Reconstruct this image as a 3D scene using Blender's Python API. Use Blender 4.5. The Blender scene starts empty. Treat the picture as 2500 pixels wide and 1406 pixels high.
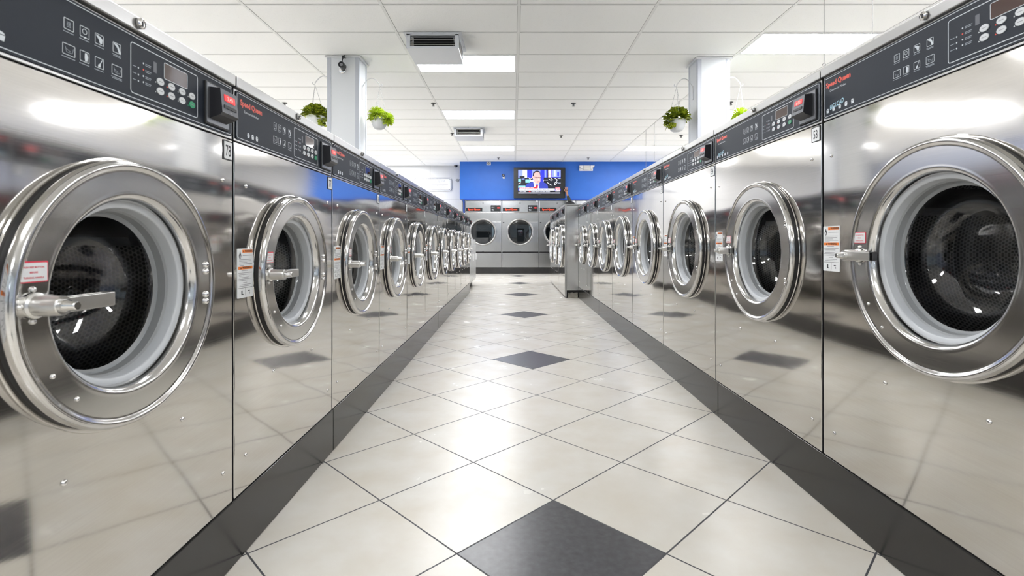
import bpy, bmesh, math, random
from mathutils import Vector, Matrix
S = bpy.context.scene
COL = S.collection
R_ = math.radians
pi = math.pi
random.seed(7)

# ------------------------------------------------------------------ camera, world, exposure
F, VX, VY, H = 1230.0, 1253.0, 592.0, 0.772        # focal length / principal point in photo pixels, lens height
cd = bpy.data.cameras.new('camera')
cam = bpy.data.objects.new('camera', cd); COL.objects.link(cam)
cam.location = (0, 0, H); cam.rotation_euler = (pi/2, 0, 0)
cd.sensor_width = 36.0; cd.sensor_fit = 'HORIZONTAL'
cd.lens = 36.0*F/2500.0
cd.shift_x = (1250.0-VX)/2500.0
cd.shift_y = (VY-703.0)/2500.0
cd.clip_start = 0.02; cd.clip_end = 100
cd.dof.use_dof = True; cd.dof.focus_distance = 4.0; cd.dof.aperture_fstop = 9.0
S.camera = cam
wd = bpy.data.worlds.new('world'); S.world = wd; wd.use_nodes = True
wd.node_tree.nodes['Background'].inputs[0].default_value = (0.80, 0.90, 1.0, 1)      # dusk outside the shop front
wd.node_tree.nodes['Background'].inputs[1].default_value = 0.25
S.view_settings.view_transform = 'Standard'
S.view_settings.look = 'None'
S.view_settings.gamma = 1.0
S.view_settings.use_curve_mapping = False
S.view_settings.exposure = 1.6
LIGHT_POWER = 9.0
try:
    S.cycles.max_bounces = 10; S.cycles.diffuse_bounces = 5; S.cycles.glossy_bounces = 6
    S.cycles.transparent_max_bounces = 12; S.cycles.transmission_bounces = 6
    S.cycles.caustics_reflective = False; S.cycles.caustics_refractive = False
    S.cycles.sample_clamp_indirect = 3.5; S.cycles.blur_glossy = 1.0
    S.cycles.use_denoising = True
except Exception:
    pass

CEIL = H + 2.0
def at(px, py, Y):
    return Vector(((px-VX)*Y/F, Y, H+(VY-py)*Y/F))
def ceil_at(px, py):
    Y = F*(CEIL-H)/(VY-py)
    return Vector(((px-VX)*Y/F, Y, CEIL))

# ------------------------------------------------------------------ materials
MATS = {}
def newmat(name):
    m = bpy.data.materials.new(name); m.use_nodes = True
    nt = m.node_tree
    return m, nt, nt.nodes['Principled BSDF']
def c4(c): return (c[0], c[1], c[2], 1)
def N(nt, t, **kw):
    n = nt.nodes.new(t)
    for k, v in kw.items():
        if k == 'inp':
            for a, b in v.items(): n.inputs[a].default_value = b
        else: setattr(n, k, v)
    return n
def L(nt, a, b): nt.links.new(a, b)
def math_n(nt, op, a, b=None, c=None):
    n = nt.nodes.new('ShaderNodeMath'); n.operation = op
    for i, v in enumerate((a, b, c)):
        if v is None: continue
        if isinstance(v, (int, float)): n.inputs[i].default_value = v
        else: nt.links.new(v, n.inputs[i])
    return n.outputs[0]
def mixc(nt, fac, a, b, mode='MIX'):
    n = nt.nodes.new('ShaderNodeMix'); n.data_type = 'RGBA'; n.blend_type = mode
    if isinstance(fac, (int, float)): n.inputs[0].default_value = fac
    else: nt.links.new(fac, n.inputs[0])
    for i, v in ((6, a), (7, b)):
        if isinstance(v, tuple): n.inputs[i].default_value = c4(v)
        else: nt.links.new(v, n.inputs[i])
    return n.outputs[2]

def plain(name, col, rough=0.5, metal=0.0, spec=0.5, noise=0.0, nscale=30.0, bump=0.0):
    if name in MATS: return MATS[name]
    m, nt, p = newmat(name)
    p.inputs['Base Color'].default_value = c4(col)
    p.inputs['Roughness'].default_value = rough
    p.inputs['Metallic'].default_value = metal
    p.inputs['Specular IOR Level'].default_value = spec
    if noise or bump:
        tc = N(nt, 'ShaderNodeTexCoord')
        nz = N(nt, 'ShaderNodeTexNoise', inp={'Scale': nscale, 'Detail': 4.0})
        L(nt, tc.outputs['Object'], nz.inputs['Vector'])
        if noise:
            k = tuple(max(0, x*(1-noise)) for x in col); k2 = tuple(min(1, x*(1+noise)) for x in col)
            L(nt, mixc(nt, nz.outputs[0], k, k2), p.inputs['Base Color'])
        if bump:
            b = N(nt, 'ShaderNodeBump', inp={'Strength': 1.0, 'Distance': bump})
            L(nt, nz.outputs[0], b.inputs['Height']); L(nt, b.outputs[0], p.inputs['Normal'])
    MATS[name] = m
    return m

def steel(name, col=(0.63, 0.61, 0.585), rough=0.07, wave=0.0022, wscale=3.2, brush=True):
    m, nt, p = newmat(name)
    p.inputs['Metallic'].default_value = 1.0
    tc = N(nt, 'ShaderNodeTexCoord'); oi = N(nt, 'ShaderNodeObjectInfo')
    rnd = math_n(nt, 'MULTIPLY', oi.outputs['Random'], 40.0)
    nz = N(nt, 'ShaderNodeTexNoise', noise_dimensions='4D', inp={'Scale': wscale, 'Detail': 1.0, 'Roughness': 0.4})
    L(nt, tc.outputs['Object'], nz.inputs['Vector']); L(nt, rnd, nz.inputs['W'])
    mp = N(nt, 'ShaderNodeMapping', inp={'Scale': (3.0, 3.0, 420.0)})
    L(nt, tc.outputs['Object'], mp.inputs['Vector'])
    br = N(nt, 'ShaderNodeTexNoise', inp={'Scale': 1.0, 'Detail': 3.0})
    L(nt, mp.outputs[0], br.inputs['Vector'])
    sm = N(nt, 'ShaderNodeTexNoise', noise_dimensions='4D', inp={'Scale': 5.0, 'Detail': 5.0})
    L(nt, tc.outputs['Object'], sm.inputs['Vector']); L(nt, rnd, sm.inputs['W'])
    r = math_n(nt, 'MULTIPLY_ADD', br.outputs[0], 0.04, rough-0.02-0.025)
    r = math_n(nt, 'MULTIPLY_ADD', sm.outputs[0], 0.05, r)
    L(nt, r, p.inputs['Roughness'])
    a = tuple(x*0.93 for x in col); b_ = tuple(min(1, x*1.07) for x in col)
    L(nt, mixc(nt, br.outputs[0], a, b_), p.inputs['Base Color'])
    hsum = math_n(nt, 'MULTIPLY_ADD', br.outputs[0], 0.003 if brush else 0.0, nz.outputs[0])
    b = N(nt, 'ShaderNodeBump', inp={'Strength': 1.0, 'Distance': wave})
    L(nt, hsum, b.inputs['Height']); L(nt, b.outputs[0], p.inputs['Normal'])
    MATS[name] = m
    return m

def emit(name, col, strength):
    m, nt, p = newmat(name)
    p.inputs['Base Color'].default_value = c4(tuple(x*0.3 for x in col))
    p.inputs['Emission Color'].default_value = c4(col)
    p.inputs['Emission Strength'].default_value = strength
    p.inputs['Roughness'].default_value = 0.4
    MATS[name] = m
    return m

def thin_glass(name, tint=(0.9, 0.93, 0.95), ior=1.5):
    m, nt, p = newmat(name)
    nt.nodes.remove(p)
    out = nt.nodes['Material Output']
    tr = N(nt, 'ShaderNodeBsdfTransparent'); tr.inputs[0].default_value = c4(tint)
    gl = N(nt, 'ShaderNodeBsdfGlossy'); gl.inputs['Roughness'].default_value = 0.02; gl.inputs[0].default_value = (1, 1, 1, 1)
    ge = N(nt, 'ShaderNodeNewGeometry'); dt = N(nt, 'ShaderNodeVectorMath', operation='DOT_PRODUCT')
    L(nt, ge.outputs['Normal'], dt.inputs[0]); L(nt, ge.outputs['Incoming'], dt.inputs[1])
    mx = N(nt, 'ShaderNodeMixShader')
    om = math_n(nt, 'SUBTRACT', 1.0, math_n(nt, 'ABSOLUTE', dt.outputs['Value']))
    k = math_n(nt, 'MULTIPLY_ADD', math_n(nt, 'POWER', om, 5.0), 0.92, 0.07)
    L(nt, k, mx.inputs[0]); L(nt, tr.outputs[0], mx.inputs[1]); L(nt, gl.outputs[0], mx.inputs[2])
    L(nt, mx.outputs[0], out.inputs[0])
    MATS[name] = m
    return m

def perforated(name):
    m, nt, p = newmat(name)
    uv = N(nt, 'ShaderNodeTexCoord')
    sep = N(nt, 'ShaderNodeSeparateXYZ'); L(nt, uv.outputs['UV'], sep.inputs[0])
    s = 0.0098
    def dots(ox, oy):
        fx = math_n(nt, 'SUBTRACT', math_n(nt, 'FRACT', math_n(nt, 'ADD', math_n(nt, 'DIVIDE', sep.outputs[0], s), ox)), 0.5)
        fy = math_n(nt, 'SUBTRACT', math_n(nt, 'FRACT', math_n(nt, 'ADD', math_n(nt, 'DIVIDE', sep.outputs[1], s*1.732), oy)), 0.5)
        fy = math_n(nt, 'MULTIPLY', fy, 1.732)
        d2 = math_n(nt, 'ADD', math_n(nt, 'MULTIPLY', fx, fx), math_n(nt, 'MULTIPLY', fy, fy))
        return math_n(nt, 'LESS_THAN', d2, 0.34*0.34)
    h = math_n(nt, 'MAXIMUM', dots(0, 0), dots(0.5, 0.5))
    L(nt, mixc(nt, h, (0.36, 0.35, 0.345), (0.003, 0.003, 0.004)), p.inputs['Base Color'])
    L(nt, math_n(nt, 'SUBTRACT', 1.0, h), p.inputs['Metallic'])
    p.inputs['Roughness'].default_value = 0.34
    MATS[name] = m
    return m

M_steel = steel('brushed_steel')
M_cap = steel('lid_steel', (0.39, 0.385, 0.38), 0.30, 0.0006)
M_side = steel('side_steel', (0.55, 0.545, 0.54), 0.22, 0.0012)
M_ring = steel('door_steel', (0.62, 0.61, 0.60), 0.13, 0.0003, brush=True)
M_chrome = plain('polished_steel', (0.72, 0.71, 0.70), 0.12, 1.0)
M_handle = plain('cast_handle', (0.66, 0.65, 0.63), 0.28, 1.0)
M_black = plain('rubber_and_gap_black', (0.010, 0.010, 0.011), 0.5)
M_grey = plain('grey_plastic', (0.58, 0.60, 0.63), 0.35)
M_grey2 = plain('grey_gasket', (0.30, 0.31, 0.32), 0.4)
M_panel = plain('slate_panel', (0.018, 0.023, 0.033), 0.5, 0.0, 0.2, noise=0.06, nscale=80)
M_print = plain('white_print', (0.62, 0.66, 0.70), 0.4)
M_printdim = plain('dim_print', (0.30, 0.33, 0.37), 0.4)
M_redprint = plain('red_print', (0.78, 0.075, 0.04), 0.4)
M_bluepen = plain('pale_blue_pen', (0.45, 0.72, 0.86), 0.4)
M_tint = plain('tinted_window', (0.055, 0.022, 0.018), 0.06, spec=0.9)
M_button = plain('button_grey', (0.62, 0.64, 0.66), 0.4)
M_green = plain('button_green', (0.02, 0.30, 0.14), 0.4)
M_reader = plain('reader_black', (0.012, 0.012, 0.015), 0.38)
M_readerf = plain('reader_face', (0.10, 0.105, 0.125), 0.4)
M_readerplate = plain('reader_plate', (0.16, 0.165, 0.18), 0.35, 0.6)
M_white = plain('white_label', (0.78, 0.79, 0.80), 0.45)
M_orange = plain('warning_orange', (0.90, 0.23, 0.03), 0.45)
M_redborder = plain('label_red', (0.70, 0.05, 0.09), 0.45)
M_ink = plain('black_ink', (0.012, 0.012, 0.016), 0.5)
M_inkgrey = plain('grey_ink', (0.25, 0.25, 0.27), 0.5)
M_led = emit('led_red', (1.0, 0.015, 0.02), 0.34)
M_leddig = emit('led_digits', (1.0, 0.35, 0.30), 0.6)
M_glass = thin_glass('door_glass')
M_dglass = thin_glass('dryer_glass', (0.55, 0.62, 0.66))
M_drum = perforated('perforated_drum')
M_lifter = plain('drum_lifter', (0.34, 0.33, 0.325), 0.42, 1.0)
M_tub = plain('tub_dark', (0.02, 0.02, 0.022), 0.5)
M_base = plain('base_black', (0.019, 0.018, 0.018), 0.16, noise=0.35, nscale=9, spec=0.5)
M_basejoint = plain('base_joint', (0.006, 0.006, 0.006), 0.6)
M_lightw = emit('troffer_diffuser', (0.97, 0.985, 1.0), LIGHT_POWER)
M_enamel = plain('white_enamel', (0.80, 0.81, 0.82), 0.35)
M_tbar = plain('ceiling_bar', (0.80, 0.81, 0.80), 0.5)
M_wall = plain('wall_white', (0.60, 0.605, 0.61), 0.6, noise=0.02, nscale=3)
M_palewall = plain('wall_pale_blue', (0.56, 0.62, 0.80), 0.6)  # unseen side walls tinted to cool the steel's reflections
M_wallseam = plain('wall_seam', (0.42, 0.42, 0.42), 0.6)
M_blue = plain('blue_paint', (0.017, 0.135, 0.56), 0.42, noise=0.08, nscale=6, spec=0.5)
M_bluetrim = plain('blue_trim', (0.006, 0.06, 0.38), 0.35)
M_pillar = plain('pillar_paint', (0.76, 0.78, 0.80), 0.45)
M_guard = plain('corner_guard', (0.56, 0.585, 0.64), 0.4)
M_dark = plain('dark_void', (0.012, 0.012, 0.013), 0.7)
M_tvblack = plain('tv_plastic', (0.012, 0.013, 0.014), 0.25)
M_concrete = plain('rough_concrete', (0.33, 0.31, 0.27), 0.85, noise=0.6, nscale=14, bump=0.01)

def floor_mat():
    m, nt, p = newmat('floor_tile')
    tc = N(nt, 'ShaderNodeTexCoord'); sp = N(nt, 'ShaderNodeSeparateXYZ')
    L(nt, tc.outputs['Object'], sp.inputs[0])
    D = 0.52
    x = math_n(nt, 'SUBTRACT', sp.outputs[0], 0.12); y = math_n(nt, 'SUBTRACT', sp.outputs[1], 1.25)
    p_ = math_n(nt, 'DIVIDE', math_n(nt, 'ADD', y, x), D); q_ = math_n(nt, 'DIVIDE', math_n(nt, 'SUBTRACT', y, x), D)
    pi_ = math_n(nt, 'ROUND', p_); qi_ = math_n(nt, 'ROUND', q_)
    dp = math_n(nt, 'ABSOLUTE', math_n(nt, 'SUBTRACT', p_, pi_)); dq = math_n(nt, 'ABSOLUTE', math_n(nt, 'SUBTRACT', q_, qi_))
    edge = math_n(nt, 'MAXIMUM', dp, dq)
    grout = math_n(nt, 'GREATER_THAN', edge, 0.5-0.0062)
    same = math_n(nt, 'COMPARE', pi_, qi_, 0.1)
    md = math_n(nt, 'ABSOLUTE', math_n(nt, 'SUBTRACT', math_n(nt, 'FRACT', math_n(nt, 'ADD', math_n(nt, 'DIVIDE', pi_, 4.0), 0.125)), 0.125))
    four = math_n(nt, 'LESS_THAN', md, 0.05)
    blk = math_n(nt, 'MULTIPLY', same, four)
    n1 = N(nt, 'ShaderNodeTexNoise', inp={'Scale': 5.0, 'Detail': 5.0, 'Roughness': 0.55}); L(nt, tc.outputs['Object'], n1.inputs['Vector'])
    n2 = N(nt, 'ShaderNodeTexNoise', inp={'Scale': 55.0, 'Detail': 4.0}); L(nt, tc.outputs['Object'], n2.inputs['Vector'])
    wn = N(nt, 'ShaderNodeTexWhiteNoise', noise_dimensions='2D')
    cv = N(nt, 'ShaderNodeCombineXYZ'); L(nt, pi_, cv.inputs[0]); L(nt, qi_, cv.inputs[1]); L(nt, cv.outputs[0], wn.inputs[0])
    rp = N(nt, 'ShaderNodeValToRGB'); L(nt, n1.outputs[0], rp.inputs[0])
    rp.color_ramp.elements[0].position = 0.28; rp.color_ramp.elements[0].color = (0.655, 0.60, 0.515, 1)
    rp.color_ramp.elements[1].position = 0.66; rp.color_ramp.elements[1].color = (0.735, 0.71, 0.66, 1)
    cream = mixc(nt, math_n(nt, 'MULTIPLY', wn.outputs[0], 0.35), rp.outputs[0], (0.69, 0.65, 0.585))
    dark = mixc(nt, n2.outputs[0], (0.030, 0.030, 0.034), (0.085, 0.085, 0.095))
    t = mixc(nt, blk, cream, dark)
    t = mixc(nt, grout, t, (0.055, 0.055, 0.062))
    L(nt, t, p.inputs['Base Color'])
    rr = math_n(nt, 'MULTIPLY_ADD', n1.outputs[0], 0.08, 0.22)
    rr = math_n(nt, 'MULTIPLY_ADD', grout, 0.4, rr)
    L(nt, rr, p.inputs['Roughness'])
    p.inputs['Specular IOR Level'].default_value = 0.5
    b = N(nt, 'ShaderNodeBump', inp={'Strength': 0.5, 'Distance': 0.002})
    hh = math_n(nt, 'SUBTRACT', math_n(nt, 'MULTIPLY', n1.outputs[0], 0.03), grout)
    L(nt, hh, b.inputs['Height']); L(nt, b.outputs[0], p.inputs['Normal'])
    return m
TP, TQ, TX0, TY0 = 1.16, 0.561, 0.05, 5.36
def ceil_mat():
    m, nt, p = newmat('ceiling_tile')
    tc = N(nt, 'ShaderNodeTexCoord'); sp = N(nt, 'ShaderNodeSeparateXYZ'); L(nt, tc.outputs['Object'], sp.inputs[0])
    def ln(o, off, per, hw):
        v = math_n(nt, 'DIVIDE', math_n(nt, 'SUBTRACT', o, off), per)
        d = math_n(nt, 'ABSOLUTE', math_n(nt, 'SUBTRACT', v, math_n(nt, 'ROUND', v)))
        return math_n(nt, 'LESS_THAN', d, hw/per)
    e = math_n(nt, 'MAXIMUM', ln(sp.outputs[0], TX0, TP, 0.0145), ln(sp.outputs[1], TY0, TQ, 0.0145))  # shade lines along the grid bars painted into the tile colour
    n1 = N(nt, 'ShaderNodeTexNoise', inp={'Scale': 90.0, 'Detail': 3.0, 'Roughness': 0.7}); L(nt, tc.outputs['Object'], n1.inputs['Vector'])
    n2 = N(nt, 'ShaderNodeTexNoise', inp={'Scale': 1.2, 'Detail': 2.0}); L(nt, tc.outputs['Object'], n2.inputs['Vector'])
    base = mixc(nt, n2.outputs[0], (0.90, 0.91, 0.90), (0.94, 0.945, 0.94))
    pit = math_n(nt, 'LESS_THAN', n1.outputs[0], 0.36)
    base = mixc(nt, math_n(nt, 'MULTIPLY', pit, 0.3), base, (0.7, 0.7, 0.7))
    L(nt, mixc(nt, e, base, (0.36, 0.36, 0.355)), p.inputs['Base Color'])
    p.inputs['Roughness'].default_value = 0.85
    b = N(nt, 'ShaderNodeBump', inp={'Strength': 0.6, 'Distance': 0.003}); L(nt, n1.outputs[0], b.inputs['Height']); L(nt, b.outputs[0], p.inputs['Normal'])
    return m

# ------------------------------------------------------------------ mesh builder
class MB:
    def __init__(s): s.v = []; s.f = []; s.m = []; s.uv = {}
    def quad(s, pts, mat=0):
        i = len(s.v); s.v += [tuple(p) for p in pts]; s.f.append(tuple(range(i, i+len(pts)))); s.m.append(mat)
        return s
    def box(s, x0, x1, y0, y1, z0, z1, bev=0.0, mat=0, seg=2):
        bm = bmesh.new(); bmesh.ops.create_cube(bm, size=1.0)
        for v in bm.verts:
            v.co = Vector(((x0+x1)/2+v.co.x*(x1-x0), (y0+y1)/2+v.co.y*(y1-y0), (z0+z1)/2+v.co.z*(z1-z0)))
        if bev > 0:
            bmesh.ops.bevel(bm, geom=list(bm.edges), offset=bev, segments=seg, profile=0.5, affect='EDGES')
        s.add_bm(bm, mat); bm.free()
        return s
    def add_bm(s, bm, mat=0, M=None):
        i = len(s.v); bm.verts.ensure_lookup_table(); bm.verts.index_update()
        for v in bm.verts: s.v.append(tuple(M @ v.co) if M else tuple(v.co))
        for f in bm.faces: s.f.append(tuple(i+v.index for v in f.verts)); s.m.append(mat)
    def lathe(s, prof, cx, cz, y0=0.0, n=72, mat=0, uvs=False):
        """rings (radius, outward distance) around an axis that points to -Y through (cx, cz)"""
        rows = []
        for r, d in prof:
            if r < 1e-6:
                rows.append([len(s.v)]); s.v.append((cx, y0-d, cz))
            else:
                row = []
                for k in range(n):
                    a = 2*pi*k/n; row.append(len(s.v)); s.v.append((cx+r*math.cos(a), y0-d, cz+r*math.sin(a)))
                rows.append(row)
        for a, b in zip(rows[:-1], rows[1:]):
            for k in range(n):
                k2 = (k+1) % n
                if len(a) == 1: f = (a[0], b[k2], b[k])
                elif len(b) == 1: f = (a[k], a[k2], b[0])
                else: f = (a[k], a[k2], b[k2], b[k])
                s.f.append(f); s.m.append(mat)
        return s
    def tube(s, pts, rad, n=8, mat=0, cap=True):
        pts = [Vector(p) for p in pts]; rows = []
        up = None
        for i, p in enumerate(pts):
            t = (pts[min(i+1, len(pts)-1)]-pts[max(i-1, 0)]).normalized()
            if up is None:
                up = Vector((0, 0, 1)) if abs(t.z) < 0.9 else Vector((1, 0, 0))
            a = t.cross(up).normalized(); b = a.cross(t).normalized(); up = b
            r = rad[i] if isinstance(rad, (list, tuple)) else rad
            row = []
            for k in range(n):
                th = 2*pi*k/n; row.append(len(s.v)); s.v.append(tuple(p+(a*math.cos(th)+b*math.sin(th))*r))
            rows.append(row)
        for a, b in zip(rows[:-1], rows[1:]):
            for k in range(n):
                k2 = (k+1) % n; s.f.append((a[k], a[k2], b[k2], b[k])); s.m.append(mat)
        if cap:
            s.f.append(tuple(reversed(rows[0]))); s.m.append(mat); s.f.append(tuple(rows[-1])); s.m.append(mat)
        return s
    def prism(s, poly, y0, y1, mat=0):
        """poly in (x, z), counter-clockwise as seen from the front; y0 the front, y1 the back"""
        n = len(poly); i = len(s.v)
        s.v += [(x, y0, z) for x, z in poly] + [(x, y1, z) for x, z in poly]
        s.f.append(tuple(range(i, i+n))); s.m.append(mat)
        s.f.append(tuple(reversed(range(i+n, i+2*n)))); s.m.append(mat)
        for k in range(n):
            k2 = (k+1) % n; s.f.append((i+k2, i+k, i+n+k, i+n+k2)); s.m.append(mat)
        return s
    def flat(s, poly, y, mat=0):
        i = len(s.v); s.v += [(x, y, z) for x, z in poly]; s.f.append(tuple(range(i, i+len(poly)))); s.m.append(mat); return s
    def frame(s, outer, inner, y, mat=0):
        n = len(outer); i = len(s.v)
        s.v += [(x, y, z) for x, z in outer]+[(x, y, z) for x, z in inner]
        for k in range(n):
            k2 = (k+1) % n; s.f.append((i+k, i+k2, i+n+k2, i+n+k)); s.m.append(mat)
        return s
    def line(s, a, b, w, y, mat=0):
        a = Vector(a); b = Vector(b); t = (b-a).normalized(); nn = Vector((-t.y, t.x))*w/2
        return s.flat([tuple(a-nn), tuple(b-nn), tuple(b+nn), tuple(a+nn)], y, mat)
    def rect(s, x0, x1, z0, z1, y, mat=0):
        return s.flat([(x0, z0), (x1, z0), (x1, z1), (x0, z1)], y, mat)
    def disc(s, x, z, r, y, mat=0, n=12):
        return s.flat([(x+r*math.cos(2*pi*k/n), z+r*math.sin(2*pi*k/n)) for k in range(n)], y, mat)
    def text(s, t, x, z, size, y, mat=0, bold=0.0, align='LEFT', sx=1.0, rot=0.0, shear=0.0):
        vs, fs = text_geo(t, bold, shear)
        if not vs: return s
        w = max(v[0] for v in vs)
        ox = {'LEFT': 0, 'CENTER': -w*sx*size/2, 'RIGHT': -w*sx*size}[align]
        i = len(s.v); c, sn = math.cos(rot), math.sin(rot)
        for vx, vy in vs:
            a = ox+vx*sx*size; b = vy*size
            s.v.append((x+a*c-b*sn, y, z+a*sn+b*c))
        for f in fs: s.f.append(tuple(i+k for k in f)); s.m.append(mat)
        return s
    def dome(s, cx, cz, r, y0, d0=0.0, hgt=None, mat=0, n=12):
        hgt = hgt or r*0.75
        return s.lathe([(r, d0-0.001), (r, d0+hgt*0.25), (r*0.85, d0+hgt*0.65), (r*0.5, d0+hgt*0.93), (0, d0+hgt)], cx, cz, y0, n, mat)
    def build(s, name, mats, parent=None, sharp=38, off=None):
        me = bpy.data.meshes.new(name)
        me.from_pydata(s.v, [], s.f)
        mats = mats if isinstance(mats, (list, tuple)) else [mats]
        for m in mats: me.materials.append(m)
        if any(s.m): me.polygons.foreach_set('material_index', s.m)
        if sharp:
            me.polygons.foreach_set('use_smooth', [True]*len(s.f))
            me.set_sharp_from_angle(angle=R_(sharp))
        me.update()
        o = bpy.data.objects.new(name, me); COL.objects.link(o)
        if parent: o.parent = parent
        if off: o.location = off
        if sharp in (30, 40): weighted(o)
        return o
def weighted(o):
    m = o.modifiers.new('normals', 'WEIGHTED_NORMAL'); m.keep_sharp = True; m.weight = 80

TEXT_CACHE = {}
def text_geo(t, bold=0.0, shear=0.0):
    k = (t, bold, shear)
    if k in TEXT_CACHE: return TEXT_CACHE[k]
    cu = bpy.data.curves.new('text', 'FONT'); cu.body = t; cu.size = 1.0; cu.offset = bold; cu.shear = shear
    cu.resolution_u = 3
    ob = bpy.data.objects.new('text', cu); COL.objects.link(ob)
    dg = bpy.context.evaluated_depsgraph_get()
    me = bpy.data.meshes.new_from_object(ob.evaluated_get(dg))
    x0 = min((v.co.x for v in me.vertices), default=0)
    vs = [(v.co.x-x0, v.co.y) for v in me.vertices]
    fs = []
    for p in me.polygons:
        f = tuple(p.vertices)
        fs.append(f if p.normal.z >= 0 else tuple(reversed(f)))
    COL.objects.unlink(ob); bpy.data.objects.remove(ob); bpy.data.meshes.remove(me); bpy.data.curves.remove(cu)
    TEXT_CACHE[k] = (vs, fs)
    return vs, fs
def rrect(x0, x1, z0, z1, r, n=5):
    out = []
    for cx, cz, a0 in ((x0+r, z0+r, pi), (x1-r, z0+r, 1.5*pi), (x1-r, z1-r, 0), (x0+r, z1-r, 0.5*pi)):
        for k in range(n+1):
            a = a0+0.5*pi*k/n; out.append((cx+r*math.cos(a), cz+r*math.sin(a)))
    return out

def tag(o, label=None, cat=None, group=None, kind=None):
    if label: o['label'] = label
    if cat: o['category'] = cat
    if group: o['group'] = group
    if kind: o['kind'] = kind
    return o
def empty(name, loc, rz=0.0):
    o = bpy.data.objects.new(name, None); COL.objects.link(o)
    o.location = loc; o.rotation_euler = (0, 0, rz); o.empty_display_size = 0.1
    return o
def dup(o, parent=None):
    c = o.copy(); COL.objects.link(c)
    for k in list(c.keys()):
        if k in ('label',) and parent is None: del c[k]
    c.parent = parent
    for ch in list(o.children): dup(ch, c)
    return c
def find(o, name):
    for ch in o.children:
        if ch.name.split('.')[0] == name: return ch
        r = find(ch, name)
        if r: return r

# ------------------------------------------------------------------ the room
XL, XR, YF, YB = -7.6, 7.6, -5.0, 13.12
BLUE_Y = 12.46
b = MB(); b.quad([(XL, YF, 0), (XR, YF, 0), (XR, YB, 0), (XL, YB, 0)])
tag(b.build('floor', floor_mat()), kind='structure')
b = MB(); b.quad([(XL, YB, CEIL), (XR, YB, CEIL), (XR, YF, CEIL), (XL, YF, CEIL)])
ceil = tag(b.build('ceiling', ceil_mat()), kind='structure')
g = MB()
k0 = math.ceil((XL-TX0)/TP)
xs = [TX0+TP*k for k in range(k0, 20) if TX0+TP*k < XR]
for x in xs: g.box(x-0.012, x+0.012, YF, YB, CEIL-0.004, CEIL+0.001)
y = TY0-TQ*math.floor((TY0-YF)/TQ)
while y < YB:
    for a, c in zip([XL]+xs, xs+[XR]): g.box(a+0.012, c-0.012, y-0.0105, y+0.0105, CEIL-0.003, CEIL+0.001)
    y += TQ
tag(g.build('ceiling_grid', M_tbar, ceil, sharp=0))
def wall(name, x0, x1, y0, y1, z0, z1, m):
    return tag(MB().box(x0, x1, y0, y1, z0, z1).build(name, m, sharp=0), kind='structure')
wb = wall('wall_back', XL-0.1, XR+0.1, YB, YB+0.12, 0, CEIL, M_wall)
s_ = MB()
s_.box((1050-VX)*YB/F-0.006, (1050-VX)*YB/F+0.006, YB-0.003, YB, 1.9, CEIL)
s_.box(XL, -1.33, YB-0.004, YB, at(0, 486, YB).z-0.006, at(0, 486, YB).z+0.006)
s_.build('panel_seam', M_wallseam, wb, sharp=0)
wall('wall_front', XL-0.1, XR+0.1, YF-0.12, YF, 0, 0.55, M_wall)
wall('trim_3', XL-0.1, XR+0.1, YF-0.12, YF, 2.50, CEIL, M_wall)
M_pane = thin_glass('window_glass', (0.95, 0.97, 0.97))
M_mull = plain('window_frame', (0.30, 0.31, 0.32), 0.4, 0.7)
for i in range(4):
    a = XL-0.1+(XR-XL+0.2)*i/4; c = XL-0.1+(XR-XL+0.2)*(i+1)/4
    wn_ = tag(MB().box(a, a+0.06, YF-0.1, YF, 0.55, 2.5).box(c-0.06, c, YF-0.1, YF, 0.55, 2.5).box(a+0.06, c-0.06, YF-0.1, YF, 0.55, 0.61).box(a+0.06, c-0.06, YF-0.1, YF, 2.44, 2.5).build('window_%d' % (i+1), M_mull, None, 0), kind='structure')
    MB().box(a+0.06, c-0.06, YF-0.055, YF-0.045, 0.61, 2.44).build('pane', M_pane, wn_, 0)
for nm, xa, xb in (('wall_left', XL-0.12, XL), ('wall_right', XR, XR+0.12)):
    wall(nm, xa, xb, YF, YB, 0, CEIL, M_palewall)
BX0 = (1122.5-VX)*BLUE_Y/F
bz = at(0, 486, BLUE_Y).z
wall('wall_bulkhead', BX0, 3.75, BLUE_Y, YB, bz, CEIL, M_blue)
t_ = MB()
t_.box(BX0+0.09, 3.75, BLUE_Y-0.015, BLUE_Y+0.02, bz-0.028, bz+0.004)
jx = (1131.0-VX)*BLUE_Y/F
t_.box(jx, jx+0.03, BLUE_Y-0.005, BLUE_Y+0.3, 0, bz-0.028)
tag(t_.build('trim_1', M_bluetrim, sharp=0), kind='structure')
tag(MB().box(BX0-0.012, BX0+0.012, YB-0.02, YB, 0, CEIL).build('trim_2', M_wallseam, sharp=0), kind='structure')

# ------------------------------------------------------------------ ceiling lights
def make_light():
    r = empty('ceiling_light', (0, 0, 0))
    f = MB()
    w, d = TP-0.026, TQ-0.024
    o = [(-w/2, -d/2), (w/2, -d/2), (w/2, d/2), (-w/2, d/2)]; q = 0.022
    ii = [(-w/2+q, -d/2+q), (w/2-q, -d/2+q), (w/2-q, d/2-q), (-w/2+q, d/2-q)]
    for k in range(4):
        a, b_ = o[k], o[(k+1) % 4]; c, e = ii[(k+1) % 4], ii[k]
        f.quad([(b_[0], b_[1], -0.006), (a[0], a[1], -0.006), (e[0], e[1], -0.004), (c[0], c[1], -0.004)])
        f.quad([(a[0], a[1], -0.006), (b_[0], b_[1], -0.006), (b_[0], b_[1], 0), (a[0], a[1], 0)])
    f.build('light_frame', M_enamel, r, sharp=0)
    MB().box(-w/2+q, w/2-q, -d/2+q, d/2-q, -0.0045, -0.0015).build('diffuser', M_lightw, r, sharp=0)
    return r
light0 = None
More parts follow.
